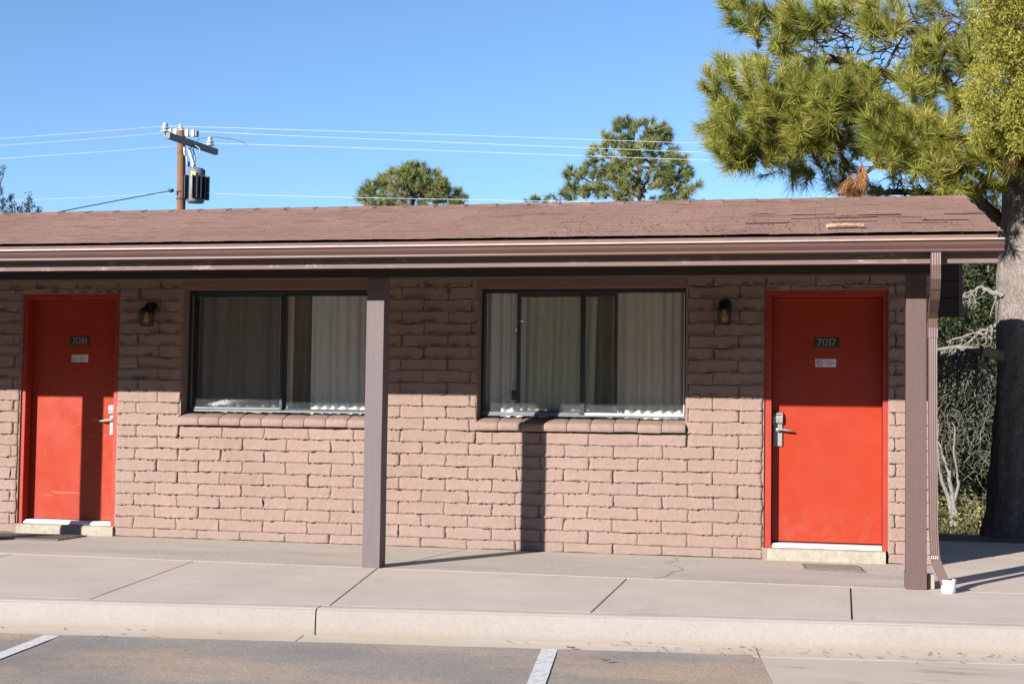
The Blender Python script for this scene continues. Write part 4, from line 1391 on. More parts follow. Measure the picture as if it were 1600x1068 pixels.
# insulators
def insul(x, y, Y, s=1.0, lean=0):
    c_ = at(x, y, Y)
    b = MB(); b.lathe([(.001, .17), (.045, .165), (.05, .12), (.032, .105), (.034, .09), (.075, .075), (.08, .06), (.03, .05), (.03, .03), (.085, .012), (.09, -.002), (.02, -.006), (.015, -.10)], c_, 'Z', 18)
    b.v = [tuple(c_ + (Vector(v) - c_) * s) for v in b.v]
    pp(b, 'insulator', M['porcelain'])
    return c_


i1 = insul(258, 206, PY - .85, 1.25)
i2 = insul(328, 227, PY + 1.1, 1.25)
i3 = insul(282, 205, PY, 1.0)
# cutout fuses hanging under the arm
for (x0, y0, x1, y1, r_) in ((288, 230, 289, 243, .035), (295, 232, 301, 252, .045), (301, 252, 303, 262, .055), (291, 244, 293, 256, .022)):
    b = MB(); b.tube([at(x0, y0, PY - .12), at((x0 + x1) / 2, (y0 + y1) / 2, PY - .13), at(x1, y1, PY - .12)], [r_ * .8, r_, r_ * .7], 10); pp(b, 'cutout_fuse', M['porcelain'])
b = MB()
tc = at(306, 291, PY - .15)
s_ = .0142
b.lathe([(.001, .44), (.17, .43), (.21, .38), (.21, -.36), (.19, -.40), (.001, -.41)], tc, 'Z', 28); xf = pp(b, 'transformer_tank', M['xf_grey'])
for k in range(13):
    a = math.radians(-200 + k * 20)
    if math.sin(a) > .85: continue
    if abs(math.degrees(a) + 105) < 12: continue
    dd = Vector((math.cos(a), math.sin(a), 0)); nn = Vector((-dd.y, dd.x, 0))
    b = MB(); b.obox(tc + dd * .26 + Vector((0, 0, -.04)), dd * .065, nn * .016, Vector((0, 0, .28)))
    pp(b, 'cooling_fin', M['xf_black'], .01)
b = MB(); c_ = at(302.5, 272, PY - .38); b.box(c_.x - .05, c_.x + .05, c_.y - .012, c_.y, c_.z - .055, c_.z + .055); pp(b, 'warning_tag', M['yellow'])
for (x0, y0) in ((295, 258), (313, 268), (319, 271)):
    c_ = at(x0, y0, PY - .15); b = MB()
    b.lathe([(.001, .09), (.02, .085), (.022, .06), (.04, .055), (.022, .045), (.022, .025), (.045, .02), (.022, .01), (.022, -.04), (.001, -.05)], c_, 'Z', 12); pp(b, 'bushing', M['xf_black'])
for pts, rad, mat in ((((302, 262), (306, 250), (304, 240), (296, 226)), .010, 'cable'), (((294, 256), (292, 244), (288, 236)), .009, 'cable'), (((313, 275), (322, 278), (320, 285), (312, 292), (300, 297), (288, 295)), .012, 'wire'),
                      (((307, 262), (302, 250), (303, 225), (312, 216), (335, 214), (362, 217), (382, 223), (386, 228)), .008, 'cable'), (((297, 318), (294, 308), (297, 303), (304, 300)), .009, 'wire'), (((303, 226), (312, 232), (312, 242), (306, 244)), .007, 'wire')):
    b = MB(); b.tube([at(x, y, PY - .2 - .01 * i) for i, (x, y) in enumerate(pts)], rad, 6); pp(b, 'jumper_wire', M[mat])
for (y0, y1) in ((299, 301), (305, 312)):
    b = MB(); b.lathe([(.120, 0), (.122, .03)], (px_.x, PY, at(283, y1, PY).z), 'Z', 16); pp(b, 'pole_band', M['rubber'])
b = MB(); b.lathe([(.001, .05), (.07, .04), (.08, -.02), (.001, -.05)], at(267, 298, PY - .2), 'Z', 10); pp(b, 'cable_clamp', M['cable'])


def span(pts, Ys, rad, mat, label, sag=0):
    P_ = [at(x, y, Y) for (x, y), Y in zip(pts, Ys)]
    a, b_, c_ = P_
    n = 28
    out = []
    for i in range(n + 1):
        u = i / n * 2
        l0 = (u - 1) * (u - 2) / 2; l1 = -u * (u - 2); l2 = u * (u - 1) / 2
        out.append(a * l0 + b_ * l1 + c_ * l2)
    o_ = out[0]
    b = MB(); b.tube([p - o_ for p in out], rad, 6)
    o = b.build('power_line', M[mat], loc=o_)
    tag(o, label, 'wire', 'overhead wires')


R_ = .0055
span([(-420, 242, ), (-40, 219.5), (258, 197)], (PY - 4, PY - 2.4, PY - .85), R_, 'wire', 'topmost pale wire left of the utility pole')
span([(-420, 249), (-40, 230), (262, 207)], (PY - 3, PY - 1.6, PY - .1), R_, 'wire', 'second pale wire from the top left of the utility pole')
span([(-420, 270), (-40, 250.5), (328, 224)], (PY - 2, PY - .4, PY + 1.1), R_, 'wire', 'third pale wire left of the pole, running to the low end of the crossarm')
span([(-420, 330), (-40, 316), (277, 302)], (PY - 3, PY - 1.6, PY), R_, 'wire', 'lowest straight pale wire left of the pole above the roof')
span([(258, 197), (800, 214), (1900, 252)], (PY - .85, PY + .4, PY + 3), R_, 'wire', 'topmost pale wire right of the utility pole')
span([(305, 205), (800, 226.5), (1900, 268)], (PY, PY + 1, PY + 3), R_, 'wire', 'middle pale wire right of the utility pole')
span([(328, 224), (800, 239.5), (1900, 280)], (PY + 1.1, PY + 2, PY + 4), R_, 'wire', 'third pale wire right of the pole, crossing before the taller tree')
span([(323, 301.5), (730, 312), (1900, 330)], (PY - .2, PY + 1, PY + 3), R_, 'wire', 'lowest pale wire right of the pole just above the roof ridge')
span([(267, 298), (180, 314), (20, 345)], (PY - .2, PY - 1, PY - 3), .014, 'cable', 'thick dark service cable drooping left from the pole to the roof')

# ------------------------------------------------------------------ vegetation
def rand_dirs(n):
    v = rng.normal(size=(n, 3)); return v / np.linalg.norm(v, axis=1, keepdims=True)


def tufts(centres, axes, n=90, L=.17, w=.0035, spread=.75, stem=.10, jit=.35):
    """bursts of needles, each a thin triangle rooted along a short shoot"""
    C = np.repeat(np.array(centres), n, axis=0); A = np.repeat(np.array(axes), n, axis=0)
    K = len(C)
    q = np.repeat(rng.uniform(.62, 1.22, (len(centres), 1)), n, axis=0)
    sp_ = np.repeat(rng.uniform(.62, 1.08, (len(centres), 1)), n, axis=0) * spread
    D = rand_dirs(K) * sp_ + A * (1 - sp_ * .35)
    D /= np.linalg.norm(D, axis=1, keepdims=True)
    root = C + A * ((rng.random((K, 1)) - .4) * stem * 1.7)
    ln = L * q * (1 - jit / 2 + rng.random((K, 1)) * jit)
    tip = root + D * ln
    tip[:, 2] -= .10 * ln[:, 0] * rng.random(K)
    S = np.cross(D, rand_dirs(K)); S /= np.linalg.norm(S, axis=1, keepdims=True) + 1e-9
    V = np.stack([root - S * w, root + S * w, tip], axis=1).reshape(-1, 3)
    T = np.arange(K * 3).reshape(-1, 3)
    return V, T


def clumps(centres, n=60, R=.12, size=.02, up=.3):
    C = np.repeat(np.array(centres), n, axis=0); K = len(C)
    P = C + rng.normal(size=(K, 3)) * R
    D = rand_dirs(K); D[:, 2] += up; D /= np.linalg.norm(D, axis=1, keepdims=True)
    S = np.cross(D, rand_dirs(K)); S /= np.linalg.norm(S, axis=1, keepdims=True) + 1e-9
    sz = size * (.6 + .8 * rng.random((K, 1)))
    V = np.stack([P - S * sz * .5, P + S * sz * .5, P + D * sz * 1.6], axis=1).reshape(-1, 3)
    return V, np.arange(K * 3).reshape(-1, 3)


def trunk_mesh(pts, rads, nseg=64, rows=120, amp=.03, seed=0):
    pts = [Vector(p) for p in pts]
    b = MB()
    vs = []
    for j in range(rows + 1):
        u = j / rows * (len(pts) - 1); i = min(int(u), len(pts) - 2); f = u - i
        p = pts[i].lerp(pts[i + 1], f); r = rads[i] * (1 - f) + rads[i + 1] * f
        for k in range(nseg):
            a = 2 * math.pi * k / nseg
            nn = noise.noise(Vector((math.cos(a) * 3.2, math.sin(a) * 3.2, p.z * 1.1 + seed)))
            n2 = noise.noise(Vector((math.cos(a) * 9, math.sin(a) * 9, p.z * 3.2 + seed)))
            n3 = abs(noise.noise(Vector((math.cos(a) * 14, math.sin(a) * 14, p.z * 3 + seed))))
            rr_ = r * (1 + .06 * nn) + amp * (n2 * .5 - (1 - min(1, n3 * 6)) * .55)
            vs.append((p.x + rr_ * math.cos(a), p.y + rr_ * math.sin(a), p.z))
    b.add(vs, [(j * nseg + k, j * nseg + (k + 1) % nseg, (j + 1) * nseg + (k + 1) % nseg, (j + 1) * nseg + k) for j in range(rows) for k in range(nseg)], 0, True)
    return b


def wobble(a, b_, n=8, amp=.08, seed=0, sag=0):
    a, b_ = Vector(a), Vector(b_)
    out = []
    for i in range(n + 1):
        u = i / n
        w = math.sin(u * math.pi)
        o_ = Vector((noise.noise(Vector((u * 3, seed, 0))), noise.noise(Vector((u * 3, seed, 9))), noise.noise(Vector((u * 3, seed, 19))))) * amp * (u ** .5)
        p = a.lerp(b_, u) + o_; p.z += sag * w
        out.append(p)
    return out


# --- the big pine at the right
TX, TY = 2.02, 3.35
pine = empty('pine_tree', (TX, TY, -.02))
tag(pine, 'large long needled pine with thick pale trunk at the right end of the roof', 'tree')
PO = Vector((TX, TY, -.02))
b = trunk_mesh([(TX - .03, TY, -.15), (TX - .02, TY, .25), (TX, TY, 1.2), (TX, TY, 2.6), (TX + .05, TY, 4.5), (TX + .1, TY + .1, 7), (TX + .1, TY, 10)], [.56, .45, .40, .37, .31, .22, .10], 72, 260, .024)
b.v = [tuple(Vector(v) - PO) for v in b.v]; b.build('trunk', M['bark'], pine)
tips = []


def region(n, x0, x1, y0, y1, Y0, Y1, shape=None, ax=(-.25, -.55, .45)):
    out = []
    while len(out) < n:
        x, y = random.uniform(x0, x1), random.uniform(y0, y1)
        u, v_ = (x - (x0 + x1) / 2) / ((x1 - x0) / 2), (y - (y0 + y1) / 2) / ((y1 - y0) / 2)
        if u * u + v_ * v_ > 1.0 + .25 * random.random(): continue
        p = at(x, y, random.uniform(Y0, Y1))
        a = Vector(ax) + Vector((random.uniform(-.5, .5), random.uniform(-.4, .4), random.uniform(-.4, .5)))
        if v_ < -.5: a.z += .35
        if v_ > .6: a.z -= .35
        a.x += u * .25
        a.normalize(); out.append((p, a))
    return out


tips = []
tips += region(9, 1120, 1175, -15, 18, 2.6, 3.4)
tips += region(20, 1150, 1235, 22, 72, 2.4, 3.2)
tips += region(24, 1225, 1300, 5, 60, 2.2, 3.4)
tips += region(16, 1290, 1360, -10, 45, 2.4, 3.4)
tips += region(12, 1355, 1410, 5, 55, 2.2, 3.2)
tips += region(5, 1170, 1250, 72, 108, 2.6, 3.6)
tips += region(22, 1103, 1150, 108, 200, 2.3, 3.3)
tips += region(85, 1125, 1260, 112, 255, 2.0, 3.3)
tips += region(75, 1210, 1390, 110, 185, 1.9, 3.1)
tips += region(40, 1210, 1310, 150, 235, 2.0, 3.0)
tips += region(40, 1350, 1500, 115, 200, 2.1, 3.2)
tips += region(15, 1425, 1505, 55, 100, 2.2, 3.2)
tips += region(14, 1500, 1560, 40, 110, 2.4, 3.2)
tips += region(80, 1350, 1490, 185, 265, 1.9, 3.1)
tips += region(85, 1440, 1600, 190, 300, 1.9, 3.0)
tips += region(40, 1560, 1680, 160, 285, 2.0, 3.0)
tips += region(30, 1250, 1365, 170, 240, 2.2, 3.2)
tips += region(26, 1115, 1215, 195, 262, 2.3, 3.2)
tips += region(12, 1130, 1240, 225, 262, 2.4, 3.2, ax=(-.2, -.5, .0))
# darker tufts hanging behind, in the crown's own shade
dark = region(26, 1200, 1330, 225, 285, 3.2, 4.6, ax=(0, -.2, -.4)) + region(38, 1200, 1560, 35, 135, 3.9, 6.0) + region(22, 1215, 1345, 215, 282, 3.2, 4.4) + region(14, 1280, 1500, 285, 306, 3.2, 4.4, ax=(-.3, 0, -.1)) + region(30, 1400, 1590, -40, 60, 3.8, 5.4) + region(34, 1480, 1620, 310, 420, 4.0, 6.0) + region(16, 1515, 1580, 305, 360, 3.6, 4.6)
# the crown beyond the frame: above and to the right
for _ in range(330):
    a = random.uniform(0, 2 * math.pi); h = random.uniform(5.3, 10.5); r_ = (2.9 - (h - 5) * .38) * math.sqrt(random.uniform(.25, 1))
    p = Vector((TX + .3 + r_ * math.cos(a) * (1.0), TY + r_ * math.sin(a), h))
    ax = Vector((math.cos(a), math.sin(a), .5)).normalized(); dark.append((p, ax))
for _ in range(60):
    a = random.uniform(-1.2, 1.4); h = random.uniform(3.2, 5.4); r_ = random.uniform(1.0, 2.8)
    p = Vector((TX + .6 + r_ * math.cos(a), TY + r_ * math.sin(a), h)); ax = Vector((math.cos(a), math.sin(a), .5)).normalized(); dark.append((p, ax))
V1, T1 = tufts([tuple(p - PO) for p, a in tips], [tuple(a) for p, a in tips], 170, .185, .0036, .80, .13)
V2, T2 = tufts([tuple(p - PO) for p, a in dark], [tuple(a) for p, a in dark], 95, .185, .0032, .85, .12)
V = np.concatenate([V1, V2]); T = np.concatenate([T1, T2 + len(V1)])
np_mesh('crown', V, T, M['needle'], pine)
# dead hanging tuft
dt = region(9, 1322, 1350, 268, 298, 2.2, 2.6, ax=(-.1, -.1, -1)) + region(4, 1345, 1362, 255, 280, 2.2, 2.6, ax=(-.1, -.1, -1)) + region(2, 1590, 1600, 215, 240, 1.9, 2.1, ax=(0, -.2, -1))
V3, T3 = tufts([tuple(p - PO) for p, a in dt], [tuple(a) for p, a in dt], 90, .17, .0032, .45, .10)
np_mesh('dead_needles', V3, T3, M['needle_dead'], pine)
# limbs
def limb(name, pts, r0, r1, mat, n=10, amp=.12, seed=0, subs=0, sub_len=.5, sub_dir=None):
    b = MB()
    P_ = []
    for i in range(len(pts) - 1):
        seg = wobble(pts[i], pts[i + 1], n, amp, seed + i)
        P_ += seg if i == 0 else seg[1:]
    # keep the joints continuous
    rad = [r0 + (r1 - r0) * i / (len(P_) - 1) for i in range(len(P_))]
    b.tube([p - PO for p in P_], rad, 8)
    for k in range(subs):
        i = random.randint(2, len(P_) - 1); p = P_[i]
        d = Vector(sub_dir) if sub_dir else Vector((random.uniform(-1, .4), random.uniform(-.8, .6), random.uniform(-.5, .6)))
        d = (d + Vector((random.uniform(-.6, .6), random.uniform(-.4, .4), random.uniform(-.5, .5)))).normalized() * sub_len * random.uniform(.5, 1.2)
        w_ = wobble(p, p + d, 6, .10, seed + k * 1.3)
        b.tube([q - PO for q in w_], [rad[i] * .45 * (1 - .75 * j / 6) for j in range(7)], 5)
        if random.random() < .7:
            q = w_[3]; d2 = Vector((random.uniform(-1, 1), random.uniform(-.5, .5), random.uniform(-.8, .5))).normalized() * sub_len * .4
            w2 = wobble(q, q + d2, 4, .06, seed + k * 2.7)
            b.tube([q_ - PO for q_ in w2], [rad[i] * .22 * (1 - .6 * j / 4) for j in range(5)], 4)
    return b.build(name, mat, pine)


limb('limb', [Vector((TX, TY, 3.9)), at(1480, 130, 3.6), at(1330, 105, 3.4), at(1200, 75, 3.2)], .085, .02, M['dark_bark'], seed=3, subs=22)
limb('limb', [Vector((TX, TY, 3.5)), at(1470, 195, 3.3), at(1350, 185, 3.0), at(1180, 170, 2.8)], .08, .02, M['dark_bark'], seed=13, subs=18)
limb('limb', [Vector((TX, TY, 4.6)), at(1480, 60, 3.9), at(1340, 20, 3.6)], .07, .02, M['dark_bark'], seed=23, subs=26)
limb('limb', [Vector((TX - .2, TY + .1, 3.02)), at(1520, 302, 3.4), at(1420, 300, 3.7), at(1310, 304, 4.0)], .06, .018, M['dark_bark'], seed=33, amp=.05, subs=26, sub_len=.4)
limb('limb', [Vector((TX, TY, 3.4)), at(1500, 270, 3.2), at(1400, 255, 3.0), at(1340, 270, 2.6)], .05, .015, M['dark_bark'], seed=43, subs=16)
limb('limb', [Vector((TX, TY, 4.2)), at(1510, 90, 4.6), at(1430, 60, 5.0)], .06, .015, M['dark_bark'], seed=53, subs=24)
# fine dark twigs seen among the shaded tufts
b = MB()
for k in range(290):
    p = at(random.uniform(1220, 1560), random.uniform(15, 130), random.uniform(3.4, 5.0)); d = Vector((random.uniform(-.5, .2), random.uniform(-.2, .2), random.uniform(-.2, .25)))
    w_ = wobble(p, p + d, 5, .08, k * 3.1); b.tube([q - PO for q in w_], [.010, .009, .008, .006, .005, .003], 4)
for k in range(60):
    p = at(random.uniform(1465, 1590), random.uniform(300, 420), random.uniform(3.2, 4.4)); d = Vector((random.uniform(-.4, .1), random.uniform(-.2, .2), random.uniform(-.25, .2)))
    w_ = wobble(p, p + d, 5, .08, k * 2.1); b.tube([q - PO for q in w_], [.011, .010, .008, .006, .005, .003], 4)
tag(b.build('twigs', M['dark_bark'], pine), kind='stuff')
# dead grey limbs under the crown, in sun
def dead(pts, r0, r1, seed, drops, drop_len, amp=.05):
    b = MB(); P_ = []
    for i in range(len(pts) - 1):
        seg = wobble(pts[i], pts[i + 1], 7, amp, seed + i); P_ += seg if i == 0 else seg[1:]
    rad = [r0 + (r1 - r0) * i / (len(P_) - 1) for i in range(len(P_))]
    b.tube([p - PO for p in P_], rad, 8)
    for k in range(drops):
        i = random.randint(1, len(P_) - 1); p = P_[i]
        d = Vector((random.uniform(-.6, .35), random.uniform(-.3, .3), random.uniform(-1.0, -.2))).normalized() * drop_len * random.uniform(.4, 1.2)
        w_ = wobble(p, p + d, 7, .12, seed * 3 + k * 1.7)
        b.tube([q - PO for q in w_], [.0085 * (1 - .6 * j / 7) for j in range(8)], 5)
        for _ in range(2):
            q = random.choice(w_[2:]); d2 = Vector((random.uniform(-1, 1), random.uniform(-.3, .3), random.uniform(-.9, .4))).normalized() * drop_len * .35
            b.tube([q_ - PO for q_ in wobble(q, q + d2, 4, .06, k * 5.1 + _)], [.005, .005, .004, .003, .002], 4)
    b.build('dead_limb', M['dead_wood'], pine)


Yd = 3.2
dead([at(1566, 462, Yd), at(1535, 448, Yd), at(1508, 458, Yd - .1)], .032, .010, 5, 14, .42)
dead([at(1568, 502, 4.4), at(1535, 515, 4.6), at(1480, 535, 4.9)], .018, .009, 15, 9, .35)
dead([at(1568, 516, 4.4), at(1530, 520, 4.6), at(1500, 545, 4.8), at(1470, 560, 5.0)], .016, .008, 25, 10, .40)
dead([at(1532, 549, 4.3), at(1500, 542, 4.7), at(1462, 546, 5.2)], .038, .020, 35, 44, .75)
b = MB(); b.tube([p - PO for p in (at(1575, 560, 3.3), at(1555, 553, 3.1), at(1533, 549, 3.05))], [.07, .055, .045], 10); b.build('limb_stub', M['bark'], pine)

# --- junipers and brush behind the gable
def leaf_tree(name, label, cat, x, y, z0, h, r, mat, n_c, leaf, ntri=60, trunkr=.09, group=None, lean=0, wood='dead_wood', squash=1.0, low=.15):
    t_ = empty(name, (x, y, z0)); tag(t_, label, cat, group)
    cs = []
    while len(cs) < n_c:
        u = random.uniform(low, 1); a = random.uniform(0, 2 * math.pi)
        rr_ = r * (math.sin(min(1, u * 1.05) * math.pi * .82 + .35)) * random.uniform(.35, 1) ** .6
        rr_ *= 1 + .35 * noise.noise(Vector((math.cos(a) * 1.5, math.sin(a) * 1.5, u * 3 + x)))
        cs.append((rr_ * math.cos(a) + lean * u, rr_ * math.sin(a) * squash, u * h))
    V, T = clumps(cs, ntri, r * .085 + .03, leaf)
    np_mesh('crown', V, T, mat, t_)
    b = MB()
    for k in range(3):
        a = random.uniform(0, 6.28)
        b.tube(wobble((.08 * math.cos(a), .08 * math.sin(a), -.2), (.35 * r * math.cos(a), .35 * r * math.sin(a), h * .75), 10, .18, k + x), [trunkr * (1 - .8 * i / 10) for i in range(11)], 8)
    for k in range(14):
        a = random.uniform(0, 6.28); z = random.uniform(.15, .8) * h
        b.tube(wobble((.1 * math.cos(a), .1 * math.sin(a), z), (r * .85 * math.cos(a), r * .85 * math.sin(a), z + random.uniform(-.2, .5)), 6, .15, k * 3 + x), [trunkr * .4 * (1 - .8 * i / 6) for i in range(7)], 5)
    b.build('trunk', M[wood], t_)
    return t_


leaf_tree('juniper_tree', 'dense dull green juniper close behind the gable end', 'tree', 2.6, 14.8, -.67, 5.0, 2.3, M['brush'], 1100, .045, 80, low=.0)
leaf_tree('juniper_tree', 'taller juniper half hidden behind the pine trunk', 'tree', 6.2, 15.0, -.67, 5.0, 2.4, M['brush'], 520, .045, 60, low=.02)
leaf_tree('juniper_tree', 'juniper showing between the downspout and the grey dead limbs', 'tree', .2, 16.4, -.67, 4.4, 2.2, M['brush'], 420, .045, 60, low=.02)
leaf_tree('juniper_tree', 'large dark juniper standing right of the pine trunk, beyond the path', 'tree', 5.2, 5.2, -.3, 5.6, 2.3, M['brush'], 700, .055, 50, low=.02)
# twisted bare trunks and a tangle of grey twigs in front of the brush
snag = empty('dead_shrub', (1.35, 12.0, -.67)); tag(snag, 'tangle of bare grey twigs and twisted stems between downspout and pine trunk', 'shrub')
SO = Vector((1.35, 12.0, -.67))
b = MB()
for (x0, y0, x1, y1, r_) in ((1494, 815, 1484, 735, .05), (1492, 812, 1470, 738, .045), (1486, 815, 1497, 750, .04), (1484, 735, 1466, 690, .025), (1470, 738, 1462, 650, .02), (1497, 750, 1488, 660, .018)):
    b.tube([p - SO for p in wobble(at(x0, y0 + 6, 12.0), at(x1, y1, 12.0), 8, .08, x0)], [r_ * (1 - .4 * i / 8) for i in range(9)], 8)
b.build('stem', M['dead_wood'], snag)
b = MB()
for k in range(300):
    yy = random.triangular(560, 790, 590)
    x, y, Y = random.uniform(1455, 1575), yy, random.uniform(11.6, 12.8)
    p = at(x, y, Y); p.z = max(p.z, -.5)
    d = Vector((random.uniform(-.5, .5), random.uniform(-.2, .2), random.uniform(-.9, .15))).normalized() * random.uniform(.15, .42)
    w_ = wobble(p, p + d, 5, .12, k * 1.9)
    r_ = random.uniform(.003, .0062)
    b.tube([q - SO for q in w_], [r_ * (1 - .6 * i / 5) for i in range(6)], 4)
tag(b.build('twigs', M['dead_wood'], snag), kind='stuff')

# grass and weeds strip
b_pts = []
n = 9000
gx_ = rng.uniform(-2, 8, n); gy_ = rng.uniform(10.5, 14, n)
C = np.stack([gx_, gy_, np.full(n, -.67)], axis=1)
D = rng.normal(size=(n, 3)) * .35; D[:, 2] = 1; D /= np.linalg.norm(D, axis=1, keepdims=True)
hh = rng.uniform(.05, .22, (n, 1)); S = rand_dirs(n) * .006
V = np.stack([C - S, C + S, C + D * hh], axis=1).reshape(-1, 3)
o = np_mesh('grass', V, np.arange(n * 3).reshape(-1, 3), M['grass']); tag(o, 'dry grass and weeds on the bank behind the gable end', 'grass', kind='stuff')
cs = [(rng.uniform(-1, 6), rng.uniform(11.7, 13.2), rng.uniform(-.62, -.25)) for _ in range(260)]
V, T = clumps(cs, 60, .10, .035)
o = np_mesh('weeds', V, T, M['grass']); tag(o, 'low pale green weeds at the foot of the junipers', 'weeds', kind='stuff')

# --- close juniper in front of the pine, top right corner
jun = empty('juniper_tree', (3.0, 1.2, -.02)); tag(jun, 'yellow green juniper foliage hanging into the top right corner', 'tree')
JO = Vector((3.0, 1.2, -.02))
cs = []
while len(cs) < 2200:
    x, y = random.uniform(1505, 1720), random.uniform(-140, 300)
    left = 1512 + 26 * math.sin(y / 38.0) + 12 * math.sin(y / 13.0 + 1) + max(0, (y - 150)) * .42 + max(0, 60 - y) * .02
    if x < left + random.uniform(0, 8): continue
    if y > 235 + (x - 1600) * .5 + random.uniform(-10, 20): continue
    cs.append(tuple(at(x, y, random.uniform(.7, 1.7)) - JO))
for _ in range(2200):
    u = random.uniform(0, 1); a = random.uniform(0, 6.28); r_ = math.sqrt(random.uniform(.05, 1)) * (1.35 - .5 * u)
    cs.append((r_ * math.cos(a) + .1, r_ * math.sin(a), 2.7 + u * 3.6 + .3 * math.sin(a * 3)))
cs = [c_ for c_ in cs if (lambda v: v.x > 1512 or v.z < 0)(Vector(((Vector(c_) + JO - CAM).dot(RIGHT) / (Vector(c_) + JO - CAM).dot(_fwd) * F_PX + 800, 0, 1)))]
# sprays: short strings of scale leaf
C = np.array(cs); K = len(C) * 10
base = np.repeat(C, 10, axis=0) + rng.normal(size=(K, 3)) * .035
D = rand_dirs(K) * .8 + np.array([-.25, -.35, .35]); D /= np.linalg.norm(D, axis=1, keepdims=True)
n_ = 9
B = np.repeat(base, n_, axis=0); DD = np.repeat(D, n_, axis=0); U = rng.random((K * n_, 1)) * .065
P_ = B + DD * U; E = DD * .6 + rand_dirs(K * n_) * .6; E /= np.linalg.norm(E, axis=1, keepdims=True)
S = np.cross(E, rand_dirs(K * n_)); S /= np.linalg.norm(S, axis=1, keepdims=True) + 1e-9
V = np.stack([P_ - S * .0045, P_ + S * .0045, P_ + E * .028], axis=1).reshape(-1, 3)
np_mesh('crown', V, np.arange(len(V)).reshape(-1, 3), M['juniper'], jun)
b = MB()
b.tube(wobble((0, 0, -.1), (.1, 0, 3.0), 10, .15, 4), [.12 - .004 * i for i in range(11)], 10)
for k in range(10):
    p = Vector((.1, 0, 2.6 + k * .3)); a = random.uniform(2.2, 4.2)
    b.tube(wobble(p, p + Vector((.9 * math.cos(a), .9 * math.sin(a), .5)), 7, .1, k), [.035 * (1 - .1 * i) for i in range(8)], 6)
b.build('trunk', M['dark_bark'], jun)


# --- pines far beyond the roof
def far_pine(blobs, label, Y, seed, base, per=70, L=.30):
    random.seed(seed)
    o0 = at(base[0], base[1], Y); O2 = Vector((o0.x, Y, -.4))
    t_ = empty('pine_tree', O2); tag(t_, label, 'tree', 'pines beyond the roof')
    cs = []; ax = []
    for (cx, cy, rx, ry, n) in blobs:
        for _ in range(int(n * .85)):
            a = random.uniform(0, 6.28); r_ = math.sqrt(random.uniform(.05, 1)) * (1 + .32 * noise.noise(Vector((math.cos(a) * 2.2, math.sin(a) * 2.2, cx * .37))))
            p = at(cx + rx * r_ * math.cos(a), cy + ry * r_ * math.sin(a), Y + random.uniform(-1, 1) * rx * .02)
            cs.append(tuple(p - O2)); v = Vector((math.cos(a) * .6 + random.uniform(-.4, .4), random.uniform(-.9, .3), -math.sin(a) * .4 + .5)).normalized(); ax.append(tuple(v))
    V, T = tufts(cs, ax, per, L, .012, .85, .12)
    np_mesh('crown', V, T, M['needle_far'], t_)
    b = MB()
    top = at(base[0], base[2], Y)
    b.tube(wobble((0, 0, 0), top - O2, 14, .3, seed), [.24 * (1 - .85 * i / 14) for i in range(15)], 8)
    for (cx, cy, rx, ry, n) in blobs:
        s0 = Vector((0, 0, 0)).lerp(top - O2, .75 + .2 * random.random())
        b.tube(wobble(s0, at(cx, cy, Y) - O2, 8, .25, cx), [.07 * (1 - .09 * i) for i in range(9)], 6)
    b.build('trunk', M['dark_bark'], t_)


far_pine([(645, 285, 52, 24, 120), (645, 300, 66, 26, 110), (590, 304, 24, 22, 40), (705, 308, 24, 13, 36), (645, 345, 72, 22, 60), (640, 268, 22, 10, 26), (575, 315, 12, 8, 10), (680, 292, 20, 18, 20)], 'rounded pine top showing above the middle of the roof', 38, 11, (645, 340, 270), 60, .30)
far_pine([(1000, 210, 46, 22, 90), (985, 195, 22, 9, 16), (1030, 225, 26, 22, 40), (960, 245, 38, 28, 80), (1000, 265, 55, 40, 120), (920, 285, 32, 26, 60), (1055, 265, 24, 24, 40), (1060, 290, 28, 22, 44), (1000, 300, 70, 24, 90), (900, 302, 22, 14, 26), (945, 225, 14, 12, 12), (893, 270, 8, 8, 6), (1000, 345, 80, 22, 70)], 'taller open crowned pine right of the roof centre', 42, 12, (1000, 330, 215), 60, .32)
far_pine([(850, 314, 22, 5, 14), (832, 312, 10, 4, 6), (872, 312, 8, 4, 4), (850, 345, 38, 18, 40), (850, 380, 46, 20, 40)], 'small pine tip barely above the roof left of the taller pine', 46, 13, (850, 330, 312), 46, .26)
far_pine([(1090, 312, 5, 5, 4), (1090, 345, 24, 20, 34), (1090, 385, 34, 22, 34)], 'tiny pine tip above the ridge right of the taller pine', 46, 14, (1090, 330, 312), 40, .24)

# dark juniper tips at the left edge
random.seed(21)
dj = empty('juniper_tree', (at(20, 400, 16).x, 16, -.4)); DO = Vector(dj.location)
tag(dj, 'dark bluish juniper tips above the roof at the left edge', 'tree')
cs = []
b = MB()
for (x0, y0, x1, y1, n) in ((22, 345, 17, 304, 26), (44, 345, 46, 303, 26), (8, 345, 4, 312, 22), (58, 345, 60, 328, 10), (30, 348, 32, 325, 14), (-22, 345, -14, 262, 50), (-40, 340, -34, 250, 50), (-10, 290, 7, 264, 9), (-9, 305, 3, 294, 9)):
    for k in range(n):
        u = random.random() ** .8
        w = (1 - u) * 9 + 2
        cs.append(tuple(at(x0 + (x1 - x0) * u + random.gauss(0, w * .55), y0 + (y1 - y0) * u + random.gauss(0, 2), 16 + random.uniform(-.3, .3)) - DO))
    b.tube(wobble(at(x0, y0 + 30, 16) - DO, at(x1, y1, 16) - DO, 6, .06, x0), [.03, .025, .02, .015, .012, .008, .004], 5)
V, T = clumps(cs, 20, .028, .022, .6); np_mesh('crown', V, T, M['dark_leaf'], dj)
b.tube([(0, 0, 0), (0, 0, 3.0), (.1, 0, 4.6)], [.18, .14, .06], 8)
b.build('trunk', M['dark_bark'], dj)

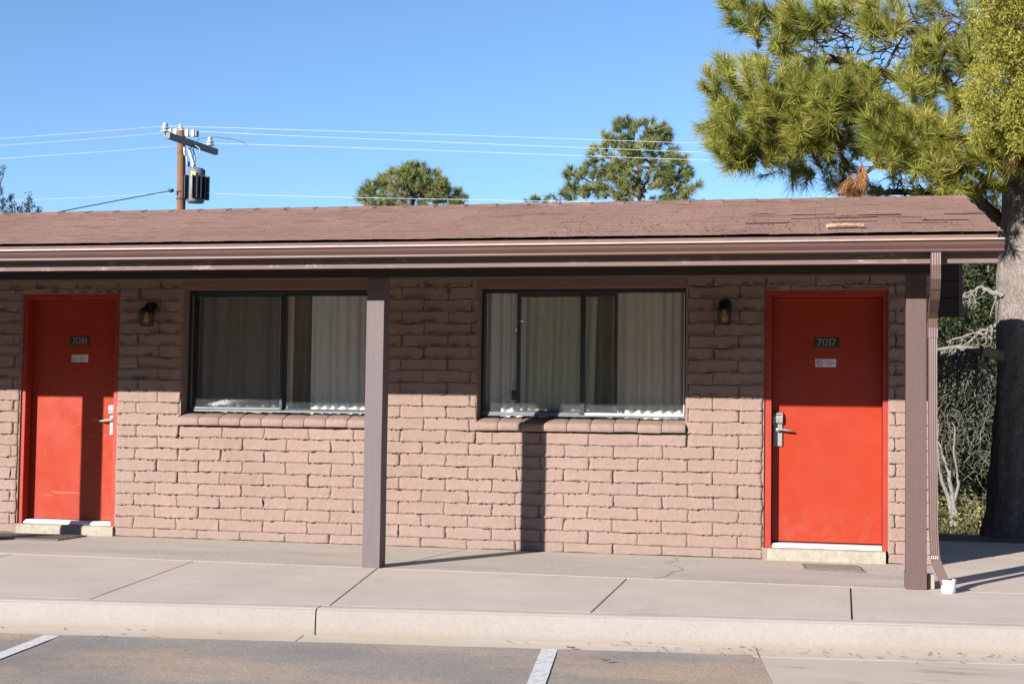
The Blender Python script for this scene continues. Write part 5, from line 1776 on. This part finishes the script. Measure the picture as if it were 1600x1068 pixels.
# a thicker wood well behind the building, dark between the junipers
random.seed(41)
cs = [(random.uniform(-4, 16), random.uniform(21, 27), -.7 + 5.2 * random.random() ** .9) for _ in range(1500)]
V, T = clumps(cs, 60, .45, .16)
o = np_mesh('woodland', V, T, M['brush']); tag(o, 'dark green wood closing the view behind the junipers', 'trees', kind='stuff')

# unseen wood added behind the viewer: darkens glass reflections and the porch's sky light
random.seed(31)
cs = []
for _ in range(3800):
    a = math.radians(random.uniform(-75, 75)); r_ = random.uniform(36, 44)
    cs.append((r_ * math.sin(a) - 2, -12 - r_ * math.cos(a), random.random() ** 1.2 * (9.5 + 2.2 * math.sin(a * 17) + 1.5 * math.sin(a * 41 + 1))))
V, T = clumps(cs, 26, .7, .55)
o = np_mesh('woodland', V, T, M['dark_leaf']); tag(o, 'unseen belt of trees added behind the viewer to cut sky light and reflections', 'trees', kind='stuff')


# a silver car parked behind and to the left of the viewer: the left window mirrors its roofline and windscreen
car = empty('parked_car', (-9.15, -9.2, -.16)); tag(car, 'pale silver car facing the motel, mirrored in the left window', 'car')
M['car_paint'] = plain('silver_car_paint', (.55, .56, .58), .22, .3, .6, .02, 3)
M['car_glass'] = plain('dark_car_glass', (.02, .022, .025), .06, 0, .9, .02, 3)
# cross sections front (y=+2.2) to rear; each: (y, half width, sill z, belt z, roof z, roof half width)
sec = [(2.25, .62, .30, .58, .58, .50), (2.10, .82, .22, .70, .70, .66), (1.5, .88, .20, .84, .84, .72), (.95, .90, .20, .93, .94, .76), (.30, .90, .20, .95, 1.30, .62), (-.2, .90, .20, .96, 1.42, .58), (-1.0, .90, .20, .97, 1.40, .58), (-1.75, .88, .22, .98, 1.10, .64), (-2.1, .84, .26, .92, .95, .70), (-2.25, .70, .34, .72, .74, .60)]
b = MB(); rings = []
for (y, hw, zs, zb_, zr, rw) in sec:
    ring = [(-hw * .9, y, zs), (-hw, y, zs + .15), (-hw, y, (zs + zb_) / 2 + .05), (-hw * .96, y, zb_), (-rw, y, zr - .05), (-rw * .6, y, zr), (0, y, zr + .02), (rw * .6, y, zr), (rw, y, zr - .05), (hw * .96, y, zb_), (hw, y, (zs + zb_) / 2 + .05), (hw, y, zs + .15), (hw * .9, y, zs)]
    rings.append(ring)
n = len(rings[0])
b.add([v for q in rings for v in q], [(i * n + j, i * n + (j + 1) % n, (i + 1) * n + (j + 1) % n, (i + 1) * n + j) for i in range(len(rings) - 1) for j in range(n)], 0, True)
b.add(rings[0], [tuple(range(n))]); b.add(rings[-1], [tuple(range(n))[::-1]])
b.build('body', M['car_paint'], car)
b = MB(); b.add([(-.70, .90, .975), (.70, .90, .975), (.56, .30, 1.325), (-.56, .30, 1.325), (0, .93, .985), (0, .30, 1.345)], [(0, 4, 5, 3), (4, 1, 2, 5)], 0, True); b.build('windscreen', M['car_glass'], car)
for sx in (-1, 1):
    b = MB(); b.add([(sx * .885, .55, .98), (sx * .885, -1.6, 1.0), (sx * .64, -1.25, 1.30), (sx * .625, .2, 1.29)], [(0, 1, 2, 3)]); b.build('side_glass', M['car_glass'], car)
    b = MB(); b.lathe([(.001, .0), (.07, .01), (.09, .03), (.001, .05)], (sx * .62, 2.16, .60), 'Y', 14); b.build('headlight', M['alu_bright'], car)
    b = MB(); b.obox((sx * 1.0, .75, 1.02), (.09, 0, 0), (0, .05, 0), (0, 0, .06)); b.build('wing_mirror', M['car_paint'], car, .02)
    for yy in (1.40, -1.35):
        b = MB(); b.lathe([(.20, -.10), (.31, -.10), (.325, -.06), (.325, .06), (.31, .10), (.20, .10)], (sx * .82, yy, .325), 'X', 28); w_ = b.build('wheel', M['rubber'], car)
        b = MB(); b.lathe([(.001, -.09), (.10, -.09), (.20, -.10), (.20, .10), (.10, .09), (.001, .09)], (sx * .82, yy, .325), 'X', 20); b.build('rim', M['alu'], w_)
b = MB(); b.box(-.35, .35, 2.20, 2.262, .44, .54); b.build('grille', M['black'], car)
